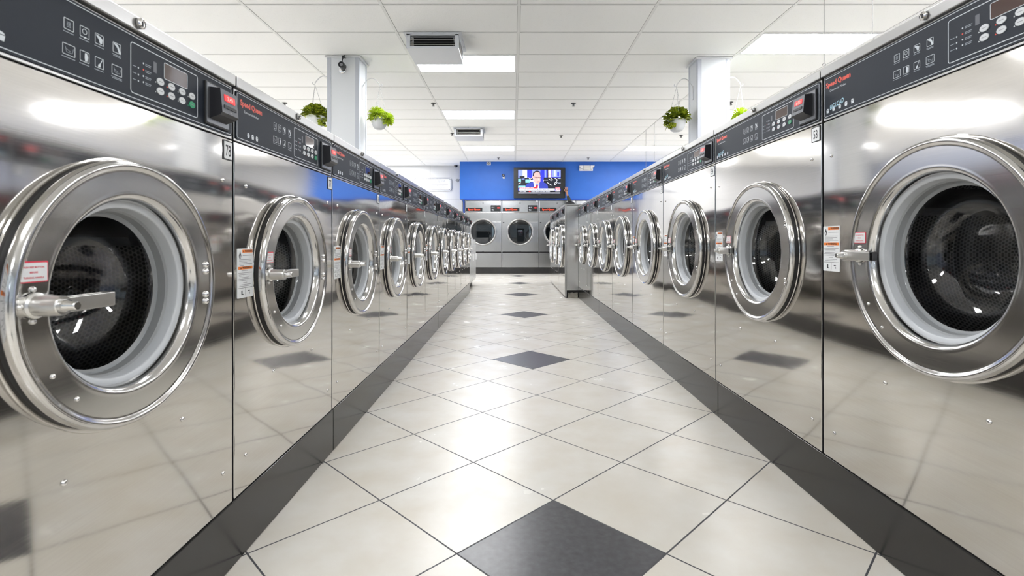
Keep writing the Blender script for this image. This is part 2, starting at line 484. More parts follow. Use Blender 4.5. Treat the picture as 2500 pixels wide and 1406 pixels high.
def place_light(col, row, label):
    global light0
    if light0 is None: light0 = make_light(); o = light0
    else: o = dup(light0)
    o.location = (TX0+TP*(col+0.5), TY0+TQ*(row+0.5), CEIL)
    tag(o, label, 'ceiling light', 'recessed fluorescent ceiling lights')
place_light(-1, 0, 'rectangular ceiling light half hidden behind the nearer air diffuser')
place_light(-1, 4, 'rectangular ceiling light over the aisle between the two air diffusers')
place_light(-1, 9, 'rectangular ceiling light over the aisle beyond the farther air diffuser')
place_light(2, -1, 'large bright ceiling light above the right washers, with thin wires before it')
place_light(2, 4, 'ceiling light partly hidden behind the right pillar and its planters')
place_light(2, 9, 'far ceiling light just above the middle of the right washer row')
place_light(-3, 12, 'far left ceiling light beside the left pillar near the white wall')
for c, rws, side in ((-1, (-5, -12, -17), 'over the aisle behind the camera'), (3, (4, 9), 'continuing the right-hand strip past the right pillar'), (4, (4, 9), 'in the right-hand strip hidden over the next aisle'),
                     (-4, (4, -1, 9), 'in the left-hand strip hidden behind the left washers'), (-5, (4, 9), 'farther out in the left-hand strip'),
                     (3, (-5, -12), 'added unseen two bays to the right behind the camera'), (-5, (-5, -12), 'added unseen two bays to the left behind the camera'), (2, (-5, -12), 'over the right washers behind the camera'), (-4, (-5, -12), 'over the left washers behind the camera')):  # outer bays behind the camera added unseen to brighten the near ceiling
    for i, rw in enumerate(rws):
        place_light(c, rw, 'ceiling light %s, %s of them' % (side, ('middle', 'nearest', 'farthest')[i] if len(rws) == 3 else ('nearer', 'farther')[i]))

# ------------------------------------------------------------------ washers
def circle_panel(mb, w0, w1, z0, z1, cx, cz, r, y, n=96, mat=0):
    """flat front with a round hole"""
    angs = [2*pi*k/n for k in range(n)]
    for x, z in ((w0, z0), (w1, z0), (w1, z1), (w0, z1)): angs.append(math.atan2(z-cz, x-cx) % (2*pi))
    angs = sorted(angs)
    inn, out = [], []
    for a in angs:
        c, s = math.cos(a), math.sin(a)
        tx = ((w1-cx)/c if c > 0 else (w0-cx)/c) if abs(c) > 1e-9 else 1e9
        tz = ((z1-cz)/s if s > 0 else (z0-cz)/s) if abs(s) > 1e-9 else 1e9
        t = min(tx, tz)
        inn.append((cx+r*c, cz+r*s)); out.append((cx+t*c, cz+t*s))
    mb.frame(out, inn, y, mat)

PL = dict(w=0.658, depth=0.72, z0=0.154, top=1.172, cap=0.027, pz=1.018, uc=0.318, zc=0.687, R=0.224, ri=0.164,
          icons=(0.209, 0.237, 0.265, 0.301), box=(0.331, 0.519), reader=(0.551, 0.615), brand=0.028, bsize=0.0195, baskets=3,
          warn=(0.016, 0.090, 0.635, 0.757), tagx=(0.614, 0.652), hinge=(0.031, 0.008), key=0.343,
          screws=((0.613, 0.916), (0.057, 0.913), (0.472, 0.414), (0.203, 0.413), (0.616, 0.238), (0.057, 0.24)), price='3.49', big=False)
PR = dict(w=0.785, depth=0.80, z0=0.154, top=1.281, cap=0.027, pz=1.127, uc=0.410, zc=0.739, R=0.254, ri=0.188,
          icons=(0.290, 0.318, 0.349, 0.385), box=(0.430, 0.637), reader=(0.686, 0.749), brand=0.020, bsize=0.0195, baskets=5,
          warn=(0.006, 0.080, 0.690, 0.819), tagx=(0.733, 0.776), hinge=(0.094, 0.008), key=0.379,
          screws=((0.733, 1.025), (0.042, 1.02), (0.519, 0.429), (0.25, 0.428), (0.735, 0.235), (0.055, 0.232)), price='6.00', big=True)
PB = dict(w=0.93, depth=0.88, z0=0.0, top=1.307, cap=0.030, pz=1.150, uc=0.465, zc=0.722, R=0.318, ri=0.240,
          icons=(0.36, 0.39, 0.42, 0.455), box=(0.52, 0.73), reader=(0.80, 0.865), brand=0.03, bsize=0.0195, baskets=6,
          warn=(0.010, 0.085, 0.69, 0.82), tagx=(0.87, 0.915), hinge=(0.12, 0.008), key=0.465,
          screws=((0.87, 1.05), (0.06, 1.05), (0.6, 0.30), (0.33, 0.30)), price='8.00', big=False)

def make_washer(name, P):
    w, D, z0, top, pz, uc, zc, R, ri = (P[k] for k in ('w', 'depth', 'z0', 'top', 'pz', 'uc', 'zc', 'R', 'ri'))
    root = empty(name, (0, 0, z0)); off = (0, 0, -z0)
    g = 0.0042; e = 0.0018
    ptop = top-P['cap']; bt = pz-0.003
    zb = z0+(0.018 if z0 == 0 else 0.0)
    # cabinet
    c = MB()
    circle_panel(c, g+e, w-g-e, zb+e, bt-e, uc, zc, R-0.02, 0.0)
    fr = [(g+e, zb+e), (w-g-e, zb+e), (w-g-e, bt-e), (g+e, bt-e)]; bk = [(g, zb), (w-g, zb), (w-g, bt), (g, bt)]
    for k in range(4):
        k2 = (k+1) % 4
        a, b_, d_, f_ = fr[k], fr[k2], bk[k2], bk[k]
        am = ((a[0]+f_[0])/2, (a[1]+f_[1])/2); bm_ = ((b_[0]+d_[0])/2, (b_[1]+d_[1])/2)
        c.quad([(f_[0], e, f_[1]), (d_[0], e, d_[1]), (bm_[0]*0.6+d_[0]*0.4, e*0.3, bm_[1]*0.6+d_[1]*0.4), (am[0]*0.6+f_[0]*0.4, e*0.3, am[1]*0.6+f_[1]*0.4)])
        c.quad([(am[0]*0.6+f_[0]*0.4, e*0.3, am[1]*0.6+f_[1]*0.4), (bm_[0]*0.6+d_[0]*0.4, e*0.3, bm_[1]*0.6+d_[1]*0.4), (b_[0], 0, b_[1]), (a[0], 0, a[1])])
        c.quad([(d_[0], e, d_[1]), (f_[0], e, f_[1]), (f_[0], D, f_[1]), (d_[0], D, d_[1])], 1)  # sides coloured black so the seams between machines read as shade
    c.quad([(g, D, zb), (w-g, D, zb), (w-g, D, bt), (g, D, bt)][::-1])
    c.lathe([(R+0.0045, -0.0005), (R+0.0035, 0.0018), (R+0.001, 0.0022), (R-0.003, 0.002), (R-0.006, -0.0005)], uc, zc, 0, 96)
    if z0 == 0: c.box(0.03, w-0.03, 0.03, D-0.02, 0.0, zb, mat=1)
    c.build('cabinet', [M_steel, M_black], root, 30, off)
    # lid
    MB().box(g*0.7, w-g*0.7, -0.008, D-0.002, ptop, top, 0.0028, seg=3).build('lid', M_cap, root, 40, off)
    key = MB().lathe([(0.0095, 0), (0.0095, 0.004), (0.007, 0.006), (0.0065, 0.0045), (0.0, 0.0045)], P['key'], (top+ptop)/2+0.001, -0.010, 20)
    key.box(P['key']-0.0012, P['key']+0.0012, -0.0155, -0.0145, (top+ptop)/2-0.004, (top+ptop)/2+0.005, mat=1)
    key.build('lid_lock', [M_chrome, M_ink], root, 40, off)
    # control panel
    ph = ptop-pz
    cp = MB()
    cp.box(g, w-g, 0.001, 0.06, pz-0.001, ptop, 0.002)
    face = rrect(g+0.005, w-g-0.005, pz+0.005, ptop-0.005, 0.007)
    cp.prism(face, -0.0015, 0.003, 1)
    cp.box(g, w-g, 0.0605, D-0.004, pz-0.004, ptop-0.001, 0.0, mat=2)
    panel = cp.build('control_panel', [M_cap, M_panel, M_black], root, 30, off)
    yp = -0.0019
    pr = MB()
    def outline(x0, x1, za, zb_, r, t): pr.frame(rrect(x0, x1, za, zb_, r), rrect(x0+t, x1-t, za+t, zb_-t, max(r-t, 0.0005)), yp)
    outline(g+0.0085, w-g-0.0085, pz+0.0085, ptop-0.0085, 0.006, 0.0013)
    bx0, bx1 = P['box']; bw = bx1-bx0
    outline(bx0, bx1, pz+0.017, pz+0.107, 0.006, 0.0016)
    # pictograms
    for row, rz in enumerate((0.082, 0.044)):
        for i, u in enumerate(P['icons']):
            s = 0.0175 if not (row == 1 and i in (0, 3)) else 0.022
            hh = 0.0085; x0, x1 = u-s/2, u+s/2; zc_ = pz+rz
            outline(x0, x1, zc_-hh, zc_+hh, 0.0015, 0.0010)
            def P_(poly, m=0): pr.flat([(u+a*s/2, zc_+b_*hh) for a, b_ in poly], yp, m)
            if row == 0 and i == 0:
                for q in range(4): pr.rect(u-0.0035, u+0.0035, zc_-0.004+q*0.0022, zc_-0.003+q*0.0022, yp, 1)
            elif row == 0 and i == 1:
                pr.frame([(u+0.0045*math.cos(a), zc_+0.001+0.0045*math.sin(a)) for a in [k*pi/6 for k in range(12)]], [(u+0.0036*math.cos(a), zc_+0.001+0.0036*math.sin(a)) for a in [k*pi/6 for k in range(12)]], yp)
                P_([(-0.2, -1.15), (0.35, -1.0), (0.3, -0.75), (-0.15, -0.85)])
            elif row == 0 and i == 2: P_([(-0.75, 0.75), (0.2, 0.6), (0.75, 0.2), (0.6, -0.65), (0.1, -0.7), (-0.15, 0.0), (-0.7, 0.5)])
            elif row == 0 and i == 3: P_([(-0.8, 0.85), (0.2, 0.7), (0.5, 0.3), (0.95, -0.75), (0.5, -0.95), (0.05, 0.1), (-0.7, 0.6)])
            elif row == 1 and i == 1: P_([(0.05, 0.7), (0.45, 0.75), (0.75, 0.1), (0.55, -0.75), (0.1, -0.8), (0.0, -0.1)])
            elif row == 1 and i == 2: P_([(0.75, 0.75), (0.3, -0.1), (0.3, -0.7), (-0.3, -0.85), (-0.25, -0.35), (0.1, -0.1), (0.6, 0.8)])
            else:
                pr.line((u-0.006, zc_+0.004), (u-0.004, zc_-0.004), 0.0007, yp, 1); pr.line((u-0.004, zc_-0.004), (u+0.006, zc_-0.004), 0.0007, yp, 1)
                pr.line((u+0.006, zc_-0.004), (u+0.008, zc_+0.004), 0.0007, yp, 1); pr.line((u-0.006, zc_+0.001), (u+0.003, zc_-0.002), 0.0007, yp, 1)
            pr.rect(u-s*0.55, u+s*0.5, zc_-hh-0.0042, zc_-hh-0.0030, yp, 1)
            if i == 3: pr.rect(u-s*0.45, u+s*0.5, zc_-hh-0.0064, zc_-hh-0.0052, yp, 1)
    # indicator dots
    for i, rz in enumerate((0.066, 0.054, 0.0425)):
        pr.disc(bx0+0.10*bw, pz+rz, 0.0016, yp); pr.rect(bx0+0.012*bw+0.003, bx0+0.075*bw, pz+rz-0.0006, pz+rz+0.0006, yp, 1)
    for i, rz in enumerate((0.078, 0.0665, 0.055, 0.044)):
        pr.disc(bx0+0.165*bw, pz+rz, 0.0017, yp, 2 if i == 1 else 0)
        pr.rect(bx0+0.19*bw, bx0+0.27*bw, pz+rz, pz+rz+0.0012, yp, 1); pr.rect(bx0+0.19*bw, bx0+0.26*bw, pz+rz-0.0028, pz+rz-0.0016, yp, 1)
    pr.rect(bx0+0.30*bw, bx0+0.345*bw, pz+0.071, pz+0.091, yp, 3)
    # baskets
    for i in range(P['baskets']):
        u = P['brand']+0.008+i*(0.021 if P['baskets'] == 3 else 0.0265) + (0.03 if P['baskets'] == 3 else 0); zz = pz+0.024
        pr.flat([(u-0.0045, zz-0.006), (u+0.0045, zz-0.006), (u+0.006, zz+0.0015), (u-0.006, zz+0.0015)], yp)
        pr.flat([(u-0.006, zz+0.0025), (u+0.006, zz+0.0025), (u+0.0035, zz+0.0055), (u-0.001, zz+0.0065), (u-0.0045, zz+0.005)], yp)
    pr.text('Commercial Washer', P['brand']+0.017, pz+0.0765, 0.0085, yp, 0)
    if P['big']:
        pr.text('BIG LOAD', P['brand']+0.019, pz+0.024, 0.0185, yp-0.0003, 4, bold=0.012, sx=0.72, rot=0.13, shear=0.25)
    pr.build('printed_markings', [M_print, M_printdim, M_redprint, M_readerf, M_bluepen], panel, 0)
    MB().text('Speed Queen', P['brand'], pz+0.092, P['bsize'], yp, 0, bold=0.032, sx=1.0).build('logo_lettering', M_redprint, panel, 0)
    MB().prism(rrect(bx0+0.455*bw, bx0+0.815*bw, pz+0.069, pz+0.0985, 0.0025), yp, 0.0).frame(
        rrect(bx0+0.455*bw-0.0012, bx0+0.815*bw+0.0012, pz+0.0678, pz+0.0997, 0.0035), rrect(bx0+0.455*bw, bx0+0.815*bw, pz+0.069, pz+0.0985, 0.0025), yp-0.0001, 1).build('display_window', [M_tint, M_print], panel, 0)
    for ri_, rz in enumerate((0.0585, 0.0405)):
        for ci, fr_ in enumerate((0.395, 0.56, 0.73, 0.895)):
            bu = bx0+fr_*bw
            k = MB()
            k.prism([(bu+0.0095*math.cos(a), pz+rz+0.0068*math.sin(a)) for a in [2*pi*q/16 for q in range(16)]], yp-0.0012, yp+0.001)
            k.rect(bu-0.005, bu+0.005, pz+rz-0.0006, pz+rz+0.0006, yp-0.0014, 1)
            k.disc(bu-0.0118, pz+rz-0.004, 0.0014, yp, 2 if ci == 1 else 0, 8)
            green = ri_ == 1 and ci == 3
            bo = k.build('button', [M_green if green else M_button, M_inkgrey, M_redprint], panel, 0)
            if green: bo['label'] = 'green start button'
    # card reader
    r0, r1 = P['reader']; zr = pz+0.030
    rd = MB()
    rd.box(r0-0.010, r1+0.014, -0.006, 0.0, pz+0.013, pz+0.106, 0.0015, mat=2)
    rd.box(r0-0.008, r1+0.012, -0.0075, -0.004, pz+0.016, pz+0.103, 0.001, mat=1)
    bm = bmesh.new()
    prof = [(-0.001, zr-0.006), (-0.030, zr+0.004), (-0.036, zr+0.010), (-0.031, zr+0.062), (-0.001, zr+0.066)]
    i = len(rd.v)
    for x in (r0, r1):
        for yy, zz in prof: rd.v.append((x, yy, zz))
    n = len(prof)
    rd.f.append(tuple(i+k for k in range(n))[::-1]); rd.m.append(0)
    rd.f.append(tuple(i+n+k for k in range(n))); rd.m.append(0)
    for k in range(n-1):
        rd.f.append((i+k, i+k+1, i+n+k+1, i+n+k)[::1]); rd.m.append(3 if k == 2 else 0)
    bm.free()
    rdo = rd.build('card_reader', [M_reader, M_readerplate, M_black, M_readerf], root, 0, off)
    def tilt(mb):       # front face of the reader leans back a little
        mb.v = [(x, -0.0365+(z-(zr+0.010))*(0.005/0.052)+yy, z) for x, yy, z in mb.v]; return mb
    sc = tilt(MB().prism(rrect(r0+0.012, r1-0.010, zr+0.037, zr+0.052, 0.002), -0.0004, 0.001))
    sco = sc.build('reader_display', M_led, rdo, 0)
    tilt(MB().text(P['price'], (r0+r1)/2+0.001, zr+0.0395, 0.0135, -0.0009, 0, bold=0.01, align='CENTER', sx=1.0)).build('price_digits', M_leddig, rdo, 0)
    tilt(MB().prism(rrect(r0+0.008, r1-0.008, zr+0.021, zr+0.028, 0.001), -0.0012, 0.002).disc((r0+r1)/2, zr+0.014, 0.002, -0.0004, 1)).build('card_slot', [M_black, M_cap], rdo, 0)
    # number tag
    t0, t1 = P['tagx']; tz1 = bt-0.004; tz0 = tz1-0.046
    nt_ = MB().prism(rrect(t0, t1, tz0, tz1, 0.002), -0.0016, 0.0002).prism(rrect(t0+0.003, t1-0.003, tz0+0.003, tz1-0.003, 0.003), -0.0021, -0.001, 1)
    nt_.build('number_tag', [M_ink, M_white], root, 0, off)
    # warning label
    a0, a1, b0, b1 = P['warn']; ww = a1-a0; hh = b1-b0
    wl = MB()
    wl.prism(rrect(a0, a1, b0, b1, 0.003), -0.0010, 0.0002, 0)
    yw = -0.0013
    X = lambda f: a0+f*ww
    Z = lambda f: b0+f*hh
    wl.rect(X(0.30), X(0.95), Z(0.915), Z(0.975), yw, 1); wl.text('WARNING', X(0.45), Z(0.927), 0.0080, yw-0.0002, 2, bold=0.03)
    wl.flat([(X(0.34), Z(0.925)), (X(0.42), Z(0.925)), (X(0.38), Z(0.967))], yw-0.0002, 2)
    wl.flat([(X(0.10), Z(0.82)), (X(0.14), Z(0.79)), (X(0.20), Z(0.80)), (X(0.235), Z(0.86)), (X(0.20), Z(0.90)), (X(0.165), Z(0.95)), (X(0.13), Z(0.90)), (X(0.085), Z(0.86))], yw, 2)
    wl.flat([(X(0.13), Z(0.82)), (X(0.17), Z(0.80)), (X(0.19), Z(0.84)), (X(0.165), Z(0.885)), (X(0.125), Z(0.85))], yw-0.0002, 0)
    wl.rect(X(0.05), X(0.95), Z(0.575), Z(0.635), yw, 1); wl.text('WARNING', X(0.30), Z(0.587), 0.0080, yw-0.0002, 2, bold=0.03)
    wl.flat([(X(0.17), Z(0.585)), (X(0.25), Z(0.585)), (X(0.21), Z(0.627))], yw-0.0002, 2)
    for f, x0, x1 in ((0.86, 0.32, 0.92), (0.775, 0.1, 0.88), (0.745, 0.1, 0.86), (0.715, 0.1, 0.6), (0.685, 0.1, 0.92), (0.655, 0.13, 0.4), (0.55, 0.25, 0.66),
                      (0.505, 0.06, 0.93), (0.472, 0.08, 0.75), (0.445, 0.1, 0.42), (0.412, 0.1, 0.7), (0.382, 0.06, 0.88), (0.352, 0.06, 0.68), (0.305, 0.35, 0.6), (0.265, 0.13, 0.85), (0.235, 0.1, 0.75)):
        wl.rect(X(x0), X(x1), Z(f-0.005), Z(f+0.005), yw, 3)
    wl.rect(X(0.05), X(0.95), Z(0.195), Z(0.202), yw, 2); wl.rect(X(0.49), X(0.505), Z(0.04), Z(0.195), yw, 2)
    wl.rect(X(0.24), X(0.31), Z(0.07), Z(0.15), yw, 2); wl.rect(X(0.24), X(0.38), Z(0.06), Z(0.078), yw, 2); wl.rect(X(0.65), X(0.78), Z(0.12), Z(0.138), yw, 2); wl.rect(X(0.74), X(0.78), Z(0.06), Z(0.10), yw, 3)
    wl.build('warning_label', [M_white, M_orange, M_ink, M_inkgrey], root, 0, off)
    # cabinet screws
    for u, z in P['screws']:
        MB().dome(u, z, 0.0052, 0.0, 0, 0.0035).build('screw', M_chrome, root, 40, off)
    # door
    dd = -0.002
    d = MB()
    prof = [(ri-0.0105, -0.012), (ri-0.0103, -0.002+dd), (ri-0.0095, 0.006+dd), (ri-0.0078, 0.0135+dd), (ri-0.005, 0.0195+dd), (ri-0.0015, 0.0235+dd), (ri+0.0025, 0.0255+dd), (ri+0.005, 0.0257+dd), (ri+0.007, 0.0255+dd), (ri+0.011, 0.0255+dd),
            (R-0.020, 0.0255+dd), (R-0.0175, 0.0256+dd), (R-0.0155, 0.0262+dd), (R-0.013, 0.0285+dd), (R-0.0105, 0.0300+dd), (R-0.0075, 0.0305+dd), (R-0.0045, 0.0292+dd), (R-0.002, 0.0260+dd), (R-0.0005, 0.0220+dd), (R, 0.0175+dd), (R-0.001, 0.0135+dd), (R-0.004, 0.0115+dd), (R-0.02, 0.011+dd)]
    d.lathe(prof[::-1], uc, zc, 0, 112)
    door = d.build('door', M_ring, root, 50, off); weighted(door)
    MB().lathe([(R-0.003, 0.0005), (R-0.003, 0.0118+dd), (R-0.022, 0.0113+dd)], uc, zc, 0, 96).lathe([(ri-0.0105, -0.012), (ri-0.006, -0.045), (ri+0.002, -0.075)][::-1], uc, zc, 0, 72).build('door_seal_and_gap', M_black, door, 60)  # outer black ring stands for the shadow gap behind the door
    MB().lathe([(ri-0.0098, 0.001), (ri-0.018, -0.001), (ri-0.0205, -0.004), (ri-0.022, -0.022)][::-1], uc, zc, 0, 96).build('door_rim', M_grey, door, 40)
    MB().lathe([(ri-0.022, -0.021), (ri-0.0255, -0.024), (ri-0.027, -0.038), (ri-0.034, -0.042)][::-1], uc, zc, 0, 96).build('inner_gasket', M_grey2, door, 40)
    rg = ri-0.032
    gl = MB().lathe([(rg+0.004, -0.038), (rg, -0.043), (rg-0.004, -0.060), (rg-0.012, -0.085), (rg-0.026, -0.104), (rg-0.05, -0.116), (rg*0.45, -0.126), (rg*0.2, -0.130), (0, -0.131)][::-1], uc, zc, 0, 96)
    gl.build('door_glass', M_glass, door, 60)
    # handle at the left of the door, half height
    hx = uc-(ri+R)/2+0.005; yb = -(0.0255+dd)
    hd = MB()
    hd.prism(rrect(hx-0.028, hx+0.028, zc-0.013, zc+0.013, 0.004), yb-0.004, yb)
    hd.lathe([(0.0175, 0.002), (0.0175, 0.006), (0.0145, 0.008), (0.0140, 0.040), (0.0128, 0.043), (0, 0.043)][::-1], hx, zc, yb, 28)
    for sx, sz in ((0, 0.0215), (0, -0.0215), (-0.022, 0.0), (0.022, 0)):
        hd.dome(hx+sx, zc+sz, 0.0042, yb-(0.004 if abs(sx) > 0 else 0), 0, 0.004, n=10)
    ho = hd.build('handle', M_handle, door, 40)
    lv = MB().box(hx-0.010, hx+0.090, yb-0.041, yb-0.032, zc-0.0105, zc+0.0105, 0.0015)
    lv.box(hx+0.020, hx+0.087, yb-0.026, yb-0.020, zc-0.0105, zc+0.0105, 0.0015); lv.box(hx+0.082, hx+0.090, yb-0.040, yb-0.020, zc-0.0110, zc+0.0110, 0.002)
    lv.build('lever', M_handle, door, 40)
    MB().lathe([(0.0085, 0.040), (0.0085, 0.048), (0.0065, 0.052), (0.0065, 0.059), (0.0050, 0.061), (0, 0.061)][::-1], hx, zc, yb, 20).build('lock_button', M_chrome, door, 40)
    # instruction sticker
    ux0, ux1 = hx-0.021, hx+0.022; q0, q1 = zc+0.031, zc+0.060
    st = MB().prism(rrect(ux0, ux1, q0, q1, 0.002), yb-0.0008, yb+0.0005, 0).prism(rrect(ux0+0.0016, ux1-0.0016, q0+0.0016, q1-0.0024, 0.001), yb-0.0012, yb, 1)
    for tx, zz in (('PUSH RED BUTTON', q1-0.0095), ('BEFORE', q1-0.0165), ('TURNING HANDLE', q1-0.0235)):
        st.text(tx, (ux0+ux1)/2, zz, 0.0034, yb-0.0015, 0, bold=0.02, align='CENTER')
    st.build('instruction_sticker', [M_redborder, M_white], door, 0)
    hs, ho_ = P['hinge']; bxr = uc+(ri+R)/2-0.001
    for q in (hs+ho_*0.9, hs-ho_*0.9, -hs+ho_*0.9, -hs-ho_*0.9):
        MB().dome(bxr, zc+q, 0.0066, yb, 0, 0.006, n=14).build('hinge_bolt', M_chrome, door, 40)
    for a in (213, 231):
        rr = R-0.034
        MB().dome(uc+rr*math.cos(R_(a)), zc+rr*math.sin(R_(a)), 0.0038, yb, 0, 0.003, n=10).build('screw', M_chrome, door, 40)
    # drum
    rd_ = R+0.012; dp = 0.42
    dm = MB()
    dm.lathe([(ri+0.0, -0.078), (rd_-0.012, -0.080), (rd_, -0.095), (rd_, -dp), (0.0, -dp)], uc, zc, 0, 64)
    dro = dm.build('drum', M_drum, root, 40, off)
    me = dro.data; uvl = me.uv_layers.new(name='UVMap')
    for p in me.polygons:
        for li in p.loop_indices:
            co = me.vertices[me.loops[li].vertex_index].co
            x, y_, z_ = co.x-uc, co.y, co.z-zc
            if abs(p.normal.y) > 0.7: uvl.data[li].uv = (x, z_)
            else:
                a = math.atan2(z_, x)
                ca = math.atan2(p.center.z-zc, p.center.x-uc)
                while a-ca > pi: a -= 2*pi
                while a-ca < -pi: a += 2*pi
                uvl.data[li].uv = (a*rd_, y_)
    for k in range(3):
        a = 2*pi*k/3+0.5
        lf = MB(); ca, sa = math.cos(a), math.sin(a)
        def pt(rr, tt, yy): return (uc+rr*ca-tt*sa, yy, zc+rr*sa+tt*ca)
        for (ra, ta, rb, tb) in ((rd_, -0.04, rd_-0.055, -0.010), (rd_-0.055, -0.010, rd_-0.055, 0.010), (rd_-0.055, 0.010, rd_, 0.04)):
            lf.quad([pt(ra, ta, 0.11), pt(ra, ta, dp), pt(rb, tb, dp), pt(rb, tb, 0.11)])
        lf.quad([pt(rd_, -0.04, 0.11), pt(rd_-0.055, -0.010, 0.11), pt(rd_-0.055, 0.010, 0.11), pt(rd_, 0.04, 0.11)])
        lf.build('drum_lifter', M_lifter, dro, 0)
    return root

def add_digits(root, P, num):
    t0, t1 = P['tagx']; tz1 = P['pz']-0.007; tz0 = tz1-0.046
    tg = find(root, 'number_tag')
    MB().text(str(num), (t0+t1)/2, tz0+0.010, 0.036, -0.0023, 0, bold=0.015, align='CENTER', sx=0.62).build('tag_digits', M_ink, tg, 0)

ORD = ['nearest', 'second', 'third', 'fourth', 'fifth', 'sixth', 'seventh', 'eighth', 'ninth', 'tenth', 'eleventh']
XLF, YL0, WL = -0.671, 1.2074, 0.6578
XRF, YR0, WR = 0.910, 1.4825, 0.7854
wL = make_washer('front_load_washer', PL)
copiesL = [wL]+[dup(wL) for _ in range(10)]
for n, o in enumerate(copiesL):
    o.location = (XLF, YL0+WL*(n-1), PL['z0']); o.rotation_euler = (0, 0, pi/2)
    add_digits(o, PL, 78-n)
    if n == 0: lab = 'nearest stainless front-load washer of the left row, tagged 78, reader showing 3.49'
    elif n == 1: lab = 'stainless front-load washer tagged 77, second from the camera in the left row'
    elif n == 10: lab = 'farthest stainless front-load washer of the left row, next to the white cabinets'
    else: lab = 'stainless front-load washer, %s from the camera in the left row of eleven' % ORD[n]
    tag(o, lab, 'washing machine', 'washers in the left row')
wR = make_washer('front_load_washer', PR)
copiesR = [wR]+[dup(wR) for _ in range(7)]
for n, o in enumerate(copiesR):
    o.location = (XRF, YR0+WR*n, PR['z0']); o.rotation_euler = (0, 0, -pi/2)
    add_digits(o, PR, 52+n)
    if n == 0: lab = 'nearest big stainless front-load washer of the right row, cut off by the right edge'
    elif n == 1: lab = 'big stainless front-load washer tagged 53, second from the camera in the right row'
    elif n == 7: lab = 'farthest big stainless washer of the right row, beside the plain steel end panel'
    else: lab = 'big stainless front-load washer, %s from the camera in the right row of eight' % ORD[n]
    tag(o, lab, 'washing machine', 'big washers in the right row')
wB = make_washer('large_front_load_washer', PB)
XBF, YB0, WB = 0.722, 7.04, 0.93
for n in range(3):
    o = wB if n == 0 else dup(wB)
    o.location = (XBF, YB0+WB*(n+1), 0); o.rotation_euler = (0, 0, -pi/2)
    tag(o, ('extra large washer standing forward of the right row, nearest of its three', 'extra large washer, middle of the three standing forward beyond the right row',
            'extra large washer, farthest of the three standing forward, before the dryers')[n], 'washing machine', 'extra large washers beyond the right row')
# end panel of that bank, with the gap and concrete below it
ep = empty('end_panel', (XBF, 7.0, 0))
MB().box(0.0, 0.88, 0.0, 0.028, 0.110, 1.285, 0.004).build('steel_sheet', M_side, ep, 40)
MB().box(-0.004, 0.022, -0.004, 0.034, 0.018, 1.300, 0.003).build('corner_post', M_cap, ep, 40)
MB().box(0.0, 0.88, -0.004, 0.030, 1.286, 1.307, 0.004).build('top_edge', M_cap, ep, 40)
tag(ep, 'plain stainless end panel facing the camera between the right row and the forward washers', 'panel')
cp_ = MB()
bm = bmesh.new(); bmesh.ops.create_grid(bm, x_segments=24, y_segments=10, size=0.5)
for v in bm.verts:
    v.co = Vector((0.83+v.co.x*0.14, 7.022+v.co.y*0.025, 0.035+0.045*random.random()))
cp_.add_bm(bm); bm.free()
cp_.box(0.76, 0.90, 7.010, 7.034, 0, 0.04, 0.004)
tag(cp_.build('broken_concrete', M_concrete, None, 0), 'dirty broken concrete showing under the steel end panel', 'rubble')

# ------------------------------------------------------------------ black bases under the rows
def base_seg(x0, x1, y0, y1, label, h=0.153, along='y'):
    r = empty('machine_base', ((x0+x1)/2, (y0+y1)/2, 0))
    hx, hy = (x1-x0)/2, (y1-y0)/2
    MB().box(-hx, hx, -hy+0.0015, hy-0.0015, 0, h, 0.003).build('base_panel', M_base, r, 40)
    tag(r, label, 'machine base', 'black bases under the machines')
segs = [(0.45, 1.868), (1.868, 4.5), (4.5, 7.79)]
for i, (a, c) in enumerate(segs):
    base_seg(XLF-0.70, XLF+0.004, a, c, 'black base under the left washers, %s' % ('nearest stretch', 'middle stretch', 'far stretch')[i])
segs = [(0.6, 2.23), (2.23, 5.33), (5.33, 6.985)]
for i, (a, c) in enumerate(segs):
    base_seg(XRF-0.004, XRF+0.78, a, c, 'black base under the right washers, %s' % ('nearest stretch', 'middle stretch', 'far stretch')[i])

